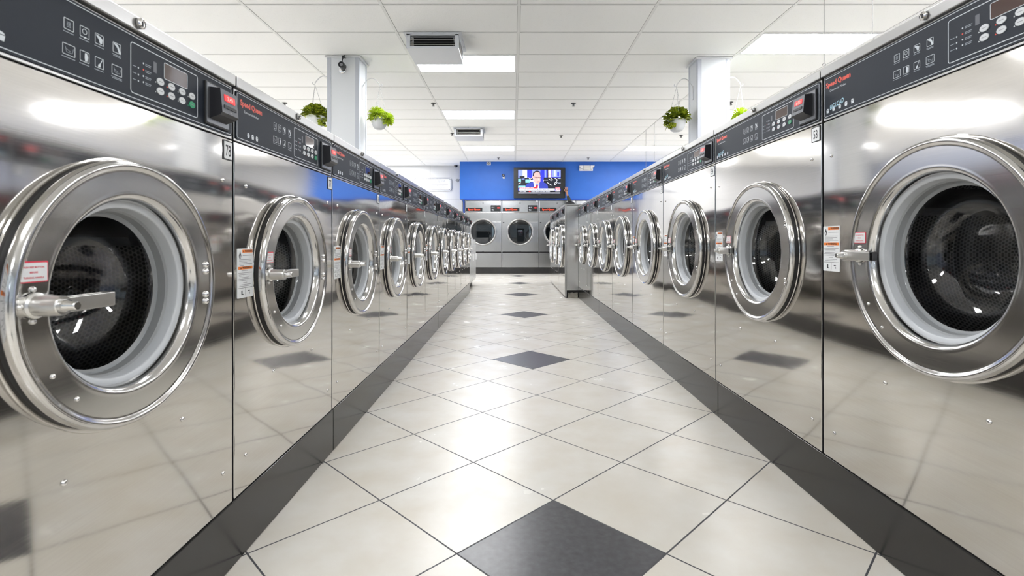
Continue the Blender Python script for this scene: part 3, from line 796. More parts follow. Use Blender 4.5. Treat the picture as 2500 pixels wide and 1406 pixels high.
# ------------------------------------------------------------------ dryers
DY = 12.50; DX0 = (1134.7-VX)*DY/F; DW = 90.45*DY/F
k = DY/F
def dz(py): return H+(VY-py)*k
def make_dryer():
    r = empty('tumble_dryer', (0, 0, dz(652.5))); off = (0, 0, -dz(652.5))
    w = DW; zt, zp, zs, zb = dz(488), dz(519), dz(616.5), dz(652.5)
    cx = (1179.2-1134.7)*k; cz = dz(566.3); R = 33.2*k
    c = MB()
    circle_panel(c, 0.004, w-0.004, zs+0.022, zp-0.006, cx, cz, R-0.05, 0.0)
    c.box(0.004, w-0.004, 0.004, 0.5, zs+0.022, cz-R*0.95, 0.0); c.box(0.004, 0.02, 0.002, 0.5, zs, zt); c.box(w-0.02, w-0.004, 0.002, 0.5, zs, zt)
    c.box(0.004, w-0.004, 0.0, 0.5, zb, zs-0.016, 0.004)
    c.box(0.004, w-0.004, 0.03, 0.5, zs-0.016, zs+0.022, mat=1)
    c.build('cabinet', [M_dsteel, M_black], r, 30, off)
    hd = MB().box(0.004, w-0.004, -0.004, 0.45, zp, zt, 0.022, seg=5)
    hd.build('top_panel', M_dsteel2, r, 30, off)
    MB().box(0.006, w-0.006, -0.014, 0.0, zp-0.012, zp+0.004, 0.006, seg=3).build('panel_ledge', M_chrome, r, 40, off)  # brighter metal draws the light caught along the panel edge
    MB().dome(cx, dz(496), 0.012, -0.004, 0, 0.008).build('key_lock', M_ink, r, 40, off)
    MB().dome(cx, dz(613.5), 0.012, -0.001, 0, 0.008).build('key_lock', M_ink, r, 40, off)
    X = lambda px: (px-1134.7)*k
    pl = MB().prism(rrect(X(1137), X(1177.6), dz(515.6), dz(507), 0.004), -0.008, -0.003)
    pl.build('logo_plate', M_tvblack, r, 0, off)
    MB().text('Speed Queen', (X(1140.5)+X(1174.5))/2, dz(513.4), 0.060, -0.009, 0, bold=0.03, align='CENTER', sx=0.92).build('logo_lettering', M_dred, r, 0, off)
    cp = MB().prism(rrect(X(1198), X(1222.4), dz(516), dz(501.2), 0.008), -0.012, -0.003)
    cpo = cp.build('control_box', M_tvblack, r, 0, off)
    MB().rect(X(1214), X(1219.5), dz(509), dz(506), -0.013, 0).build('price_display', M_led2, cpo, 0)
    q = MB().text('25\u00a2', X(1200.5), dz(513.6), 0.042, -0.013, 0, bold=0.03)
    q.rect(X(1200.5), X(1203), dz(507.5), dz(505), -0.013, 1); q.rect(X(1205), X(1207), dz(507.5), dz(505), -0.013, 1)
    q.build('price_marking', [M_print, M_printdim], cpo, 0)
    MB().prism(rrect(w-0.075, w-0.028, dz(494), dz(489.5), 0.004), -0.007, -0.003).build('number_tag', M_white, r, 0, off)
    MB().prism(rrect(X(1137.5), X(1140.5), dz(544), dz(542.3), 0.004), -0.007, 0.001).build('door_catch', M_ink, r, 0, off)
    # hinge plate, door
    MB().prism(rrect(X(1201), X(1223), dz(592), dz(542), 0.006), -0.010, 0.001).box(X(1201), X(1223), -0.014, -0.008, dz(542)-0.006, dz(542)+0.002, 0.002, 1).box(X(1223)-0.008, X(1223), -0.014, -0.008, dz(592), dz(542), 0.002, 1).build('hinge_plate', [M_dsteel2, M_chrome], r, 30, off)
    d = MB().lathe([(R-0.045, 0.004), (R-0.045, 0.022), (R-0.038, 0.032), (R-0.028, 0.037), (R-0.012, 0.037), (R-0.003, 0.030), (R, 0.020), (R-0.002, 0.012), (R-0.012, 0.010)][::-1], cx, cz, 0, 96)
    do = d.build('door', M_cap, r, 50, off)
    MB().lathe([(R-0.006, 0.0005), (R-0.006, 0.013)], cx, cz, 0, 64).lathe([(R-0.044, 0.024), (R-0.062, 0.022), (R-0.064, 0.0)][::-1], cx, cz, 0, 64).build('door_seal_and_gap', M_black, do, 60)
    MB().lathe([(R-0.060, 0.018), (R-0.1, 0.0195), (0, 0.021)][::-1], cx, cz, 0, 64).build('door_glass', M_dglass, do, 60)
    MB().lathe([(R-0.05, 0.0), (R-0.03, -0.02), (R-0.02, -0.36), (0, -0.36)], cx, cz, 0, 48).build('drum', M_dark, r, 40, off)
    return r
M_dsteel = steel('dryer_steel', (0.40, 0.40, 0.40), 0.24, 0.002)
M_dsteel2 = steel('dryer_panel_steel', (0.42, 0.425, 0.44), 0.22, 0.004)
M_dred = emit('dryer_logo_glow', (1.0, 0.075, 0.02), 0.42)  # logo lettering is given a glow of its own
M_led2 = emit('dryer_led', (1.0, 0.03, 0.03), 0.42)
d0 = None
for i in range(4):
    o = make_dryer() if i == 0 else dup(d0)
    if i == 0: d0 = o
    o.location = (DX0+DW*i, DY, dz(652.5))
    tag(o, ('stainless tumble dryer at the left end, beside the white wall', 'stainless tumble dryer under the television, second from the left, door fully in view',
            'third stainless tumble dryer, its round door half hidden by the forward washers', 'fourth stainless tumble dryer, only its top showing behind the raised arm')[i], 'tumble dryer', 'tumble dryers along the blue wall')
base_seg(DX0, DX0+DW*4, DY+0.005, DY+0.45, 'long black base under the tumble dryers', h=dz(652.5)-0.001)

# ------------------------------------------------------------------ white cabinets beyond the left row
M_cabw = plain('cabinet_white', (0.78, 0.79, 0.80), 0.22)
wc = empty('white_cabinet', (0, 0, 0))
MB().box(0, 0.62, 0.0, 0.62, 0.10, 0.83, 0.006).box(0.03, 0.59, 0.05, 0.6, 0, 0.10, mat=1).build('carcass', [M_cabw, M_black], wc, 40)
MB().box(0.012, 0.608, -0.018, 0.0, 0.115, 0.61, 0.005).build('lower_door', M_cabw, wc, 40)
MB().box(0.012, 0.608, -0.018, 0.0, 0.62, 0.735, 0.005).build('drawer_front', M_cabw, wc, 40)
MB().box(0.012, 0.608, -0.012, 0.0, 0.745, 0.825, 0.004).build('top_rail', M_cabw, wc, 40)
MB().box(0.54, 0.555, -0.036, -0.016, 0.46, 0.58, 0.004).build('door_pull', M_enamel, wc, 40)
wc.location = (-0.705, 8.02, 0); wc.rotation_euler = (0, 0, pi/2)
tag(wc, 'low white cabinet just beyond the last washer of the left row, nearer of two', 'cabinet', 'white cabinets beyond the left washers')
o = dup(wc); o.location = (-0.705, 8.66, 0)
tag(o, 'low white cabinet farther along, next to the dryers, farther of two', 'cabinet', 'white cabinets beyond the left washers')

# ------------------------------------------------------------------ pillars
def pillar(x0, x1, y0, y1, label):
    r = empty('pillar', ((x0+x1)/2, (y0+y1)/2, 0)); hx, hy = (x1-x0)/2, (y1-y0)/2
    MB().box(-hx, hx, -hy, hy, 0, CEIL).build('shaft', M_pillar, r, 0)
    for sx in (-1, 1):
        for sy in (-1, 1):
            m = MB(); t = 0.003; q = 0.038
            cx, cy = sx*hx, sy*hy
            xa, xb = sorted((cx+sx*t, cx-sx*q)); ya, yb = sorted((cy+sy*t, cy)); m.box(xa, xb, ya, yb, 0.1, CEIL-0.02)
            xa, xb = sorted((cx+sx*t, cx)); ya, yb = sorted((cy, cy-sy*q)); m.box(xa, xb, ya, yb, 0.1, CEIL-0.02)
            m.build('corner_guard', M_guard, r, 0)
    m = MB(); t = 0.022
    for (a, c, e_, f_) in ((-hx-t, hx+t, -hy-t, -hy), (-hx-t, hx+t, hy, hy+t), (-hx-t, -hx, -hy, hy), (hx, hx+t, -hy, hy)): m.box(a, c, e_, f_, CEIL-0.02, CEIL-0.0045)
    m.build('ceiling_trim', M_enamel, r, 0)
    return tag(r, label, 'pillar', 'white pillars behind the washer rows')
PLx = ((799.5-VX)*5.4/F, (876-VX)*5.4/F); PRx = ((1704-VX)*5.44/F, (1781-VX)*5.44/F)
pillar(PLx[0], PLx[1], 5.40, 5.68, 'white square pillar with a security camera, behind the left washers')
pillar(PRx[0], PRx[1], 5.44, 5.72, 'white square pillar with no camera, behind the right washers')

# ------------------------------------------------------------------ hanging planters
M_bracket = plain('bracket_white', (0.72, 0.73, 0.74), 0.4)
M_chain = plain('chain_white', (0.50, 0.50, 0.51), 0.5)
M_pot = plain('pot_white', (0.80, 0.81, 0.83), 0.35)
def leafmat(n, a, c):
    m, nt, p = newmat(n); oi = N(nt, 'ShaderNodeTexCoord'); nz = N(nt, 'ShaderNodeTexNoise', inp={'Scale': 45.0, 'Detail': 2.0})
    L(nt, oi.outputs['Object'], nz.inputs['Vector'])
    rp = N(nt, 'ShaderNodeValToRGB'); L(nt, nz.outputs[0], rp.inputs[0])
    rp.color_ramp.elements[0].position = 0.36; rp.color_ramp.elements[0].color = c4(a); rp.color_ramp.elements[1].position = 0.64; rp.color_ramp.elements[1].color = c4(c)
    L(nt, rp.outputs[0], p.inputs['Base Color']); p.inputs['Roughness'].default_value = 0.5
    return m
M_leafA = leafmat('round_leaf', (0.10, 0.16, 0.010), (0.50, 0.55, 0.04))
M_leafB = leafmat('lime_petal', (0.42, 0.58, 0.02), (0.70, 0.82, 0.08))
M_soil = plain('dark_soil', (0.03, 0.022, 0.015), 0.9)
def leaf(mb, base, d, ln, wd, cup=0.3):
    d = d.normalized(); side = d.cross(Vector((0, 0, 1)))
    if side.length < 0.1: side = Vector((1, 0, 0))
    side.normalize(); up = side.cross(d)
    pts = []
    for t, ww in ((0, 0.15), (0.35, 0.9), (0.7, 1.0), (0.92, 0.5), (1.0, 0.05)):
        c = base+d*ln*t+up*(-cup*ln*t*t)
        pts.append((c-side*wd*ww/2+up*0.002, c+up*-0.002, c+side*wd*ww/2+up*0.002))
    for a, c in zip(pts[:-1], pts[1:]):
        mb.quad([a[0], a[1], c[1], c[0]]); mb.quad([a[1], a[2], c[2], c[1]])
def planter(px, py_rim, Y, rpx, hook, arm_from, kind, label, lean):
    rim = at(px, py_rim, Y); pr_ = rpx*Y/F
    rt = empty('hanging_planter', (rim.x, rim.y, rim.z-pr_*1.35))
    zb = pr_*1.35
    pot = MB()
    prof = [(0.0, 0.0), (0.35, 0.02), (0.62, 0.18), (0.84, 0.55), (0.95, 1.0), (0.99, 1.33), (1.03, 1.35), (1.03, 1.39), (0.96, 1.39), (0.92, 1.25)]
    rows = []
    n = 40
    for rr, zz in prof:
        rows.append([len(pot.v)+k_ for k_ in range(n)])
        for k_ in range(n): a = 2*pi*k_/n; pot.v.append((rr*pr_*math.cos(a), rr*pr_*math.sin(a), zz*pr_))
    for a, c in zip(rows[:-1], rows[1:]):
        for k_ in range(n): pot.f.append((a[k_], a[(k_+1) % n], c[(k_+1) % n], c[k_])); pot.m.append(0)
    pot.build('pot', M_pot, rt, 50)
    MB().quad([(0.93*pr_*math.cos(2*pi*k_/24), 0.93*pr_*math.sin(2*pi*k_/24), 1.26*pr_) for k_ in range(24)]).build('soil', M_soil, rt, 0)
    hk = at(hook[0], hook[1], Y)-Vector(rt.location)
    for i in range(3):
        a = 2*pi*i/3+0.5
        e_ = Vector((pr_*0.97*math.cos(a), pr_*0.97*math.sin(a), 1.37*pr_))
        ch = MB(); nl = 26
        for q in range(nl):
            p0 = e_.lerp(hk, q/nl); p1 = e_.lerp(hk, (q+0.8)/nl)
            ch.tube([p0, p1], 0.0028 if q % 2 else 0.0018, 5)
        ch.build('chain', M_chain, rt, 0)
    fo = MB(); rnd = random.Random(int(px))
    if kind == 'round':
        for q in range(520):
            a = rnd.uniform(0, 2*pi); e2 = rnd.uniform(-0.9, 1.45) if math.cos(a-lean) > 0.55 and math.sin(a) < 0.6 else rnd.uniform(0.02, 1.45)
            rr = pr_*(0.78+0.60*rnd.random())
            d = Vector((math.cos(a)*math.cos(e2), math.sin(a)*math.cos(e2), math.sin(e2)))
            p = Vector((d.x*rr*1.05, d.y*rr*1.05, 1.30*pr_+max(d.z, -0.55)*rr*0.98))
            leaf(fo, p-d*0.02, (d+Vector((rnd.uniform(-.5, .5), rnd.uniform(-.5, .5), rnd.uniform(-.35, .3)))), pr_*0.46, pr_*0.42, 0.35)
    else:
        for bc, br in (((-0.22, -0.35, 1.72), 1.0), ((1.02, -0.25, 1.22), 0.85), ((0.1, 0.5, 1.7), 0.85), ((0.6, -0.2, 1.6), 0.6)):
            cxy = Vector((bc[0]*pr_*(1 if math.cos(lean) > 0 else -1), bc[1]*pr_, bc[2]*pr_))
            for q in range(260):
                a = rnd.uniform(0, 2*pi); e2 = math.asin(rnd.uniform(-0.75, 1))
                d = Vector((math.cos(a)*math.cos(e2), math.sin(a)*math.cos(e2), math.sin(e2)))
                leaf(fo, cxy+d*br*pr_*0.25, d, br*pr_*0.80, pr_*0.17, 0.25)
        for q in range(26):
            a = rnd.uniform(0, 2*pi); d = Vector((math.cos(a), math.sin(a), 0.1))
            leaf(fo, Vector((d.x*pr_*0.7, d.y*pr_*0.7, 1.4*pr_)), d, pr_*0.8, pr_*0.25, 0.5)
    fo.build('foliage', M_leafA if kind == 'round' else M_leafB, rt, 0)
    tag(rt, label, 'hanging planter', 'hanging planters on the pillars')
    # bracket on the pillar
    s0 = Vector(arm_from); hkw = at(hook[0], hook[1], Y)
    br = MB(); path = []
    dx = hkw.x-s0.x; dy = hkw.y-s0.y
    for q in range(15):
        t = q/14
        path.append(Vector((s0.x+dx*t, s0.y+dy*t, s0.z+0.085*math.sin(pi*min(1, t*1.02))**0.8+(hkw.z+0.02-s0.z)*t)))
    br.tube([s0+Vector((0, 0, -0.10)), s0+Vector((0, 0, -0.03))]+path, 0.006, 8)
    sg = 1 if dx > 0 else -1
    curl = [hkw+Vector((sg*(0.012-0.014*math.cos(a)), 0, 0.018-0.016*math.sin(a))) for a in [pi*q/8 for q in range(11)]]
    br.tube(curl, 0.0045, 6)
    br.box(s0.x-0.004, s0.x+0.004, s0.y-0.012, s0.y+0.012, s0.z-0.13, s0.z+0.02)
    tag(br.build('planter_bracket', M_bracket, None, 40), 'curved white bracket holding the '+label.split(', ')[1].replace('white pot', 'pot').replace('the left pillar', 'left pillar').replace('the right pillar', 'right pillar'), 'bracket', 'curved brackets on the pillars')
planter(771, 286, 5.62, 23, (769, 207), (PLx[0]-0.003, 5.60, at(0, 206, 5.6).z), 'round', 'hanging planter, white pot of rounded dark leaves left of the left pillar', pi*0.0)
planter(926, 290, 5.55, 20, (927, 211), (PLx[1]+0.004, 5.52, at(0, 212, 5.5).z), 'spiky', 'hanging planter, white pot of lime spiky flowers right of the left pillar', 0.0)
planter(1652, 293, 5.55, 22, (1652, 212), (PRx[0]-0.004, 5.58, at(0, 209, 5.5).z), 'round', 'hanging planter, white pot of wavy green leaves left of the right pillar', pi)
planter(1808, 292, 5.62, 20, (1808, 210), (PRx[1]+0.003, 5.60, at(0, 208, 5.6).z), 'spiky', 'hanging planter, pot of lime leaves right of the right pillar', 0.0)

# ------------------------------------------------------------------ air diffusers
M_diff = plain('diffuser_paint', (0.66, 0.68, 0.72), 0.4)
M_louver = plain('louver_metal', (0.60, 0.58, 0.55), 0.35, 0.6)
def diffuser(px0, px1, y_top, y_bot, depth, label):
    Y = F*2.0/(VY-y_top); x0 = (px0-VX)*Y/F; x1 = (px1-VX)*Y/F; hgt = (y_bot-y_top)*Y/F
    cx, cy = (x0+x1)/2, Y+depth/2
    r = empty('air_diffuser', (cx, cy, CEIL)); hx, hy = (x1-x0)/2, depth/2
    m = MB(); m.box(-hx, hx, -hy, hy, -hgt, -hgt+0.022, 0.004)
    for sx in (-1, 1):
        for sy in (-1, 1): m.box(min(sx*hx, sx*(hx-0.035)), max(sx*hx, sx*(hx-0.035)), min(sy*hy, sy*(hy-0.035)), max(sy*hy, sy*(hy-0.035)), -hgt+0.02, -0.02)
    m.box(-hx, hx, -hy, hy, -0.03, -0.005)
    m.build('housing', M_diff, r, 40)
    m = MB(); t = 0.03
    m.box(-hx-t, hx+t, -hy-0.012, hy+t, -0.010, -0.0045, 0.002)
    m.build('ceiling_flange', M_diff, r, 40)
    m = MB().box(-hx+0.06, hx-0.06, -hy+0.06, hy-0.06, -hgt+0.02, -0.03); m.build('duct_core', M_dark, r, 0)
    n = 4
    for k_ in range(n):
        z = -0.03-(hgt-0.055)*(k_+0.6)/n
        m = MB()
        for a, c in (((-hx+0.035, -hy+0.008), (hx-0.035, -hy+0.008)), ((hx-0.008, -hy+0.035), (hx-0.008, hy-0.035)), ((hx-0.035, hy-0.008), (-hx+0.035, hy-0.008)), ((-hx+0.008, hy-0.035), (-hx+0.008, -hy+0.035))):
            a = Vector((a[0], a[1], 0)); c = Vector((c[0], c[1], 0)); dn = Vector((0, 0, 1)).cross(c-a).normalized()*0.022
            zt, zb_ = Vector((0, 0, z)), Vector((0, 0, z+0.010)); th = Vector((0, 0, 0.0025))
            m.quad([a+zt, c+zt, c+dn+zb_, a+dn+zb_]); m.quad([a+dn+zb_+th, c+dn+zb_+th, c+zt+th, a+zt+th]); m.quad([a+zt+th, c+zt+th, c+zt, a+zt])
        m.build('louver', M_louver, r, 0)
    for q in ((0.0, -hy-0.003), (hx+0.018, -0.05), (hx+0.018, 0.12)):
        MB().box(q[0]-0.005, q[0]+0.005, q[1]-0.005, q[1]+0.005, -0.013, -0.0095).build('screw', M_inkgrey, r, 0)
    tag(r, label, 'air vent', 'boxy ceiling air diffusers')
diffuser(992, 1119.5, 78, 118, 0.44, 'large boxy ceiling air diffuser with louvers, nearer of two')
diffuser(1109, 1178, 310, 332, 0.44, 'smaller looking boxy ceiling air diffuser, farther along the aisle')

# ------------------------------------------------------------------ sprinklers
M_spr = plain('sprinkler_metal', (0.10, 0.10, 0.10), 0.4, 0.5)
def zlathe(mb, prof, n=16, c=(0, 0, 0), mat=0):
    rows = []
    for rr, zz in prof:
        rows.append([len(mb.v)+k_ for k_ in range(n)])
        for k_ in range(n): a = 2*pi*k_/n; mb.v.append((c[0]+rr*math.cos(a), c[1]+rr*math.sin(a), c[2]+zz))
    for a, b_ in zip(rows[:-1], rows[1:]):
        for k_ in range(n): mb.f.append((a[k_], a[(k_+1) % n], b_[(k_+1) % n], b_[k_])); mb.m.append(mat)
    return mb
sp0 = None
for px, py, lab in ((1058, 256, 'black ceiling sprinkler left of the aisle, before the middle light'), (1400, 256, 'black ceiling sprinkler alone right of the aisle ceiling line'),
                    (1784, 253, 'black ceiling sprinkler beside the right pillar bracket'), (695, 255, 'black ceiling sprinkler at the far left above the washer lids'),
                    (1104, 329, 'black ceiling sprinkler beside the farther air diffuser'), (1370, 335, 'black ceiling sprinkler above the television, right of the aisle'),
                    (1663, 334, 'black ceiling sprinkler left of the right pillar, under the planter'), (1217, 389, 'small ceiling sprinkler next to the blue wall, left of the television'),
                    (1436, 389, 'small ceiling sprinkler next to the blue wall, right of the television')):
    p = ceil_at(px, py-4)
    if sp0 is None:
        o = sp0 = empty('sprinkler', p)
        zlathe(MB(), [(0, -0.012), (0.030, -0.010), (0.036, -0.0046)][::-1]).build('escutcheon', M_spr, o, 50)
        b = zlathe(MB(), [(0.010, -0.008), (0.010, -0.022), (0.005, -0.026), (0.005, -0.040), (0.020, -0.041), (0.020, -0.044), (0, -0.044)])
        b.box(-0.013, -0.009, -0.003, 0.003, -0.040, -0.018); b.box(0.009, 0.013, -0.003, 0.003, -0.040, -0.018)
        b.build('sprinkler_head', M_spr, o, 50)
    else: o = dup(sp0); o.location = p
    tag(o, lab, 'sprinkler', 'ceiling sprinklers')

# ------------------------------------------------------------------ wires hanging behind the right row
M_wire = plain('wire_grey', (0.25, 0.25, 0.25), 0.5)
for px, Y, ln, lab in ((2012, 3.84, 0.655, 'thin ceiling wire with a hook, in front of the big right ceiling light, left one'), (2130, 3.32, 0.655, 'thin ceiling wire with a hook near the upper right washer lid'),
                       (1577, 8.98, 0.66, 'far thin wire hanging from the ceiling right of the television, left of the pair'), (1598, 8.42, 0.66, 'far thin wire hanging from the ceiling, nearest the right pillar planter')):
    x = (px-VX)*Y/F
    m = MB(); zt = CEIL-0.002; zb_ = CEIL-ln
    m.tube([(x, Y, zt), (x, Y, zb_+0.02)], 0.0022, 6)
    m.tube([(x-0.012*math.cos(a)+0.0, Y, zb_+0.008+0.014*math.sin(a)) for a in [-pi*0.1+pi*1.1*q/8 for q in range(9)]]+[(x+0.004, Y, zb_-0.012), (x+0.010, Y, zb_-0.022), (x+0.018, Y, zb_-0.016)], 0.0018, 6)
    tag(m.build('hanging_wire', M_wire, None, 40), lab, 'wire', 'wires hanging from the ceiling')

# ------------------------------------------------------------------ television
TY = 12.33; kt = TY/F
def TX(px): return (px-VX)*kt
def TZ(py): return H+(VY-py)*kt
tv = empty('television', (TX(1317), TY, TZ(483)))
toff = (-TX(1317), -TY, -TZ(483))
m = MB(); o_ = rrect(TX(1254), TX(1380.2), TZ(483.5), TZ(409), 0.012)
m.prism(o_, TY, TY+0.06, 0); m.prism(rrect(TX(1262.5), TX(1371.5), TZ(476), TZ(412.3), 0.008), TY-0.004, TY+0.01, 0)
m.box(TX(1290), TX(1345), TY+0.06, BLUE_Y-0.0005, TZ(470), TZ(425), 0.0)
m.build('housing', M_tvblack, tv, 30, toff)
def E(n, c, s=0.42): return MATS.get(n) or emit(n, c, s)
scr_cols = [E('s_blue', (0.03, 0.04, 0.75)), E('s_lblue', (0.25, 0.33, 0.95)), E('s_black', (0.006, 0.008, 0.02), 0.3), E('s_cyan', (0.25, 0.65, 0.9)), E('s_white', (0.85, 0.88, 1.0)),
            E('s_skin', (0.80, 0.45, 0.42)), E('s_hair', (0.03, 0.02, 0.025), 0.3), E('s_suit', (0.03, 0.05, 0.42)), E('s_red', (0.65, 0.02, 0.04)), E('s_pale', (0.62, 0.70, 0.95)), E('s_orange', (0.9, 0.6, 0.5))]
sx0, sx1, sz0, sz1 = TX(1265.2), TX(1368.8), TZ(472.6), TZ(414.8)
def u_(a): return sx0+(sx1-sx0)*a
def v_(a): return sz0+(sz1-sz0)*a
s = MB(); ys = TY-0.0055
s.prism([(sx0, sz0), (sx1, sz0), (sx1, sz1), (sx0, sz1)], ys, TY, 0)
def r_(a, b_, c, d, mt, lay=1): s.rect(u_(a), u_(b_), v_(c), v_(d), ys-0.0004*lay, mt)
def pl_(pts, mt, lay): s.flat([(u_(a), v_(c)) for a, c in pts], ys-0.0004*lay, mt)
r_(0.0, 0.10, 0.62, 1, 1); r_(0.10, 0.21, 0.55, 1, 9); r_(0.33, 0.52, 0.5, 1, 1); r_(0.62, 0.66, 0.45, 1, 1); r_(0.69, 0.71, 0.0, 1, 2)
r_(0.70, 0.78, 0.68, 1, 10); r_(0.71, 0.77, 0.84, 0.98, 4, 2); r_(0.71, 0.77, 0.70, 0.76, 4, 2); r_(0.80, 1.0, 0.70, 1, 1); r_(0.84, 0.88, 0.72, 0.98, 9, 2); r_(0.92, 0.96, 0.72, 0.9, 0, 2)
r_(0.0, 0.34, 0.22, 0.66, 2, 2); r_(0.60, 1.0, 0.2, 0.68, 2, 2); r_(0.03, 0.15, 0.66, 0.74, 2, 2)
r_(0.0, 0.065, 0.50, 0.62, 3, 3); r_(0.17, 0.28, 0.46, 0.60, 3, 3); r_(0.28, 0.36, 0.50, 0.57, 4, 3); r_(0.0, 0.17, 0.24, 0.33, 3, 3); r_(0.08, 0.15, 0.60, 0.63, 1, 3)
for a, c, d, e_ in ((0.24, 0.68, 0.28, 0.60), (0.33, 0.68, 0.28, 0.60), (0.72, 0.62, 0.78, 0.54), (0.76, 0.66, 0.82, 0.57), (0.84, 0.67, 0.92, 0.58), (0.92, 0.56, 0.86, 0.44), (0.92, 0.48, 0.86, 0.36), (0.68, 0.47, 0.80, 0.34), (0.0, 0.41, 0.06, 0.46), (0.86, 0.44, 0.85, 0.36), (0.60, 0.57, 0.70, 0.57), (0.59, 0.57, 0.59, 0.50)):
    s.line((u_(a), v_(c)), (u_(d), v_(e_)), 0.012, ys-0.0016, 4)
r_(0.93, 1.0, 0.63, 0.65, 9, 3); r_(0.93, 1.0, 0.44, 0.455, 9, 3)
# presenter on the screen
pl_([(0.16, 0.20), (0.70, 0.20), (0.70, 0.30), (0.67, 0.42), (0.55, 0.50), (0.36, 0.51), (0.20, 0.41)], 7, 4)
pl_([(0.38, 0.20), (0.49, 0.20), (0.50, 0.42), (0.47, 0.50), (0.35, 0.52), (0.37, 0.38)], 4, 5)
pl_([(0.42, 0.24), (0.46, 0.24), (0.47, 0.34), (0.445, 0.38), (0.415, 0.34)], 8, 6)
pl_([(0.415, 0.34), (0.475, 0.34), (0.48, 0.385), (0.42, 0.39)], 7, 7)
pl_([(0.335, 0.64), (0.35, 0.88), (0.41, 0.965), (0.46, 0.97), (0.51, 0.93), (0.525, 0.80), (0.52, 0.62)], 6, 6)
pl_([(0.365, 0.58), (0.37, 0.84), (0.42, 0.91), (0.50, 0.89), (0.525, 0.72), (0.52, 0.50), (0.475, 0.40), (0.42, 0.41), (0.37, 0.50)], 5, 7)
pl_([(0.325, 0.72), (0.36, 0.74), (0.37, 0.60), (0.345, 0.62)], 5, 7)
s.line((u_(0.37), v_(0.70)), (u_(0.53), v_(0.69)), 0.006, ys-0.0032, 6)
for ex in (0.43, 0.505): r_(ex-0.028, ex+0.024, 0.645, 0.69, 6, 8); r_(ex-0.022, ex+0.018, 0.653, 0.682, 5, 9)
pl_([(0.475, 0.66), (0.50, 0.575), (0.465, 0.57)], 10, 8)
r_(0.445, 0.51, 0.495, 0.515, 8, 8); pl_([(0.44, 0.47), (0.50, 0.485), (0.50, 0.49), (0.44, 0.485)], 6, 8)
# captions
r_(0.0, 1.0, 0.0, 0.125, 2, 6)
r_(0.03, 0.46, 0.215, 0.275, 8, 10); s.text('ALABAMA SENATE RACE', u_(0.04), v_(0.225), 0.040, ys-0.0045, 4, bold=0.01, sx=0.78)
r_(0.025, 0.86, 0.125, 0.215, 4, 10); s.text("DOUG JONES DEFEATS GOP'S ROY MOORE IN MAJOR UPSET", u_(0.035), v_(0.145), 0.042, ys-0.0045, 7, bold=0.012, sx=0.64)
r_(0.875, 0.985, 0.09, 0.215, 4, 10); r_(0.875, 0.985, 0.215, 0.28, 8, 10); s.text('CNN', (u_(0.93)), v_(0.137), 0.052, ys-0.0045, 8, bold=0.03, align='CENTER')
s.text('5:17 PT', u_(0.93), v_(0.228), 0.034, ys-0.0045, 4, align='CENTER')
s.text('Chris Cillizza', u_(0.035), v_(0.07), 0.038, ys-0.0040, 4, bold=0.01, sx=0.8); r_(0.25, 0.29, 0.065, 0.108, 8, 8)
s.text('Politics Reporter and Editor at Large', u_(0.31), v_(0.07), 0.038, ys-0.0040, 4, bold=0.01, sx=0.8)
r_(0.0, 0.985, 0.008, 0.045, 4, 8)
s.build('screen', scr_cols, tv, 0, toff)
MB().rect(TX(1313), TX(1320), TZ(475.8), TZ(475.0), TY-0.0045).build('maker_badge', M_printdim, tv, 0, toff)
tag(tv, 'black flat television on the blue wall showing a news presenter in a suit', 'television')

# ------------------------------------------------------------------ small things on the walls
# emergency light
ky = BLUE_Y/F
def EX(px): return (px-VX)*ky
def EZ(py): return H+(VY-py)*ky
M_ivory = plain('ivory_plastic', (0.74, 0.73, 0.68), 0.4)
el = empty('emergency_light', (EX(1430), BLUE_Y, EZ(418)))
eo = (-EX(1430), -BLUE_Y, -EZ(418))
MB().box(EX(1414), EX(1447), BLUE_Y-0.05, BLUE_Y+0.0, EZ(417.7), EZ(405), 0.006).build('back_box', M_enamel, el, 40, eo)
MB().box(EX(1423.8), EX(1439), BLUE_Y-0.085, BLUE_Y-0.05, EZ(415.5), EZ(405), 0.008).build('battery_case', M_ivory, el, 40, eo)
for sx, c in ((1, 1418.5), (-1, 1445)):
    h_ = MB().prism([(EX(c-5), EZ(410)), (EX(c), EZ(415.5)), (EX(c+4.5), EZ(413)), (EX(c+4.5), EZ(405.5)), (EX(c-5), EZ(405.5))] if sx > 0 else [(EX(c-5), EZ(414)), (EX(c-1), EZ(415.5)), (EX(c+4.5), EZ(407.5)), (EX(c+5), EZ(405.5)), (EX(c-5), EZ(405.5))], BLUE_Y-0.11, BLUE_Y-0.04)
    a, b2 = ((EX(c-4.5), EZ(409.3)), (EX(c+2.0), EZ(414.7))) if sx > 0 else ((EX(c+3.5), EZ(408.3)), (EX(c-2.5), EZ(414.7)))
    h_.line(a, b2, 0.012, BLUE_Y-0.1112, 1)
    h_.build('lamp_head', [M_enamel, M_inkgrey], el, 30, eo)
tag(el, 'white emergency light unit with two lamp heads high on the blue wall', 'emergency light')
# alarm sounder
al = empty('alarm_sounder', (EX(1193), BLUE_Y, EZ(403.5)))
ao = (-EX(1193), -BLUE_Y, -EZ(403.5))
MB().box(EX(1188), EX(1198.2), BLUE_Y-0.045, BLUE_Y, EZ(403.6), EZ(396), 0.006).build('case', M_enamel, al, 40, ao)
MB().lathe([(0.030, 0), (0.030, 0.004), (0.020, 0.004), (0.020, 0.001)][::-1], EX(1193), EZ(399.6), BLUE_Y-0.045, 24).lathe([(0.009, 0.0), (0.009, 0.006), (0, 0.006)][::-1], EX(1193), EZ(399.6), BLUE_Y-0.045, 24).build('horn_grille', M_ink, al, 40, ao)
tag(al, 'small square white alarm sounder under the ceiling on the blue wall', 'alarm')
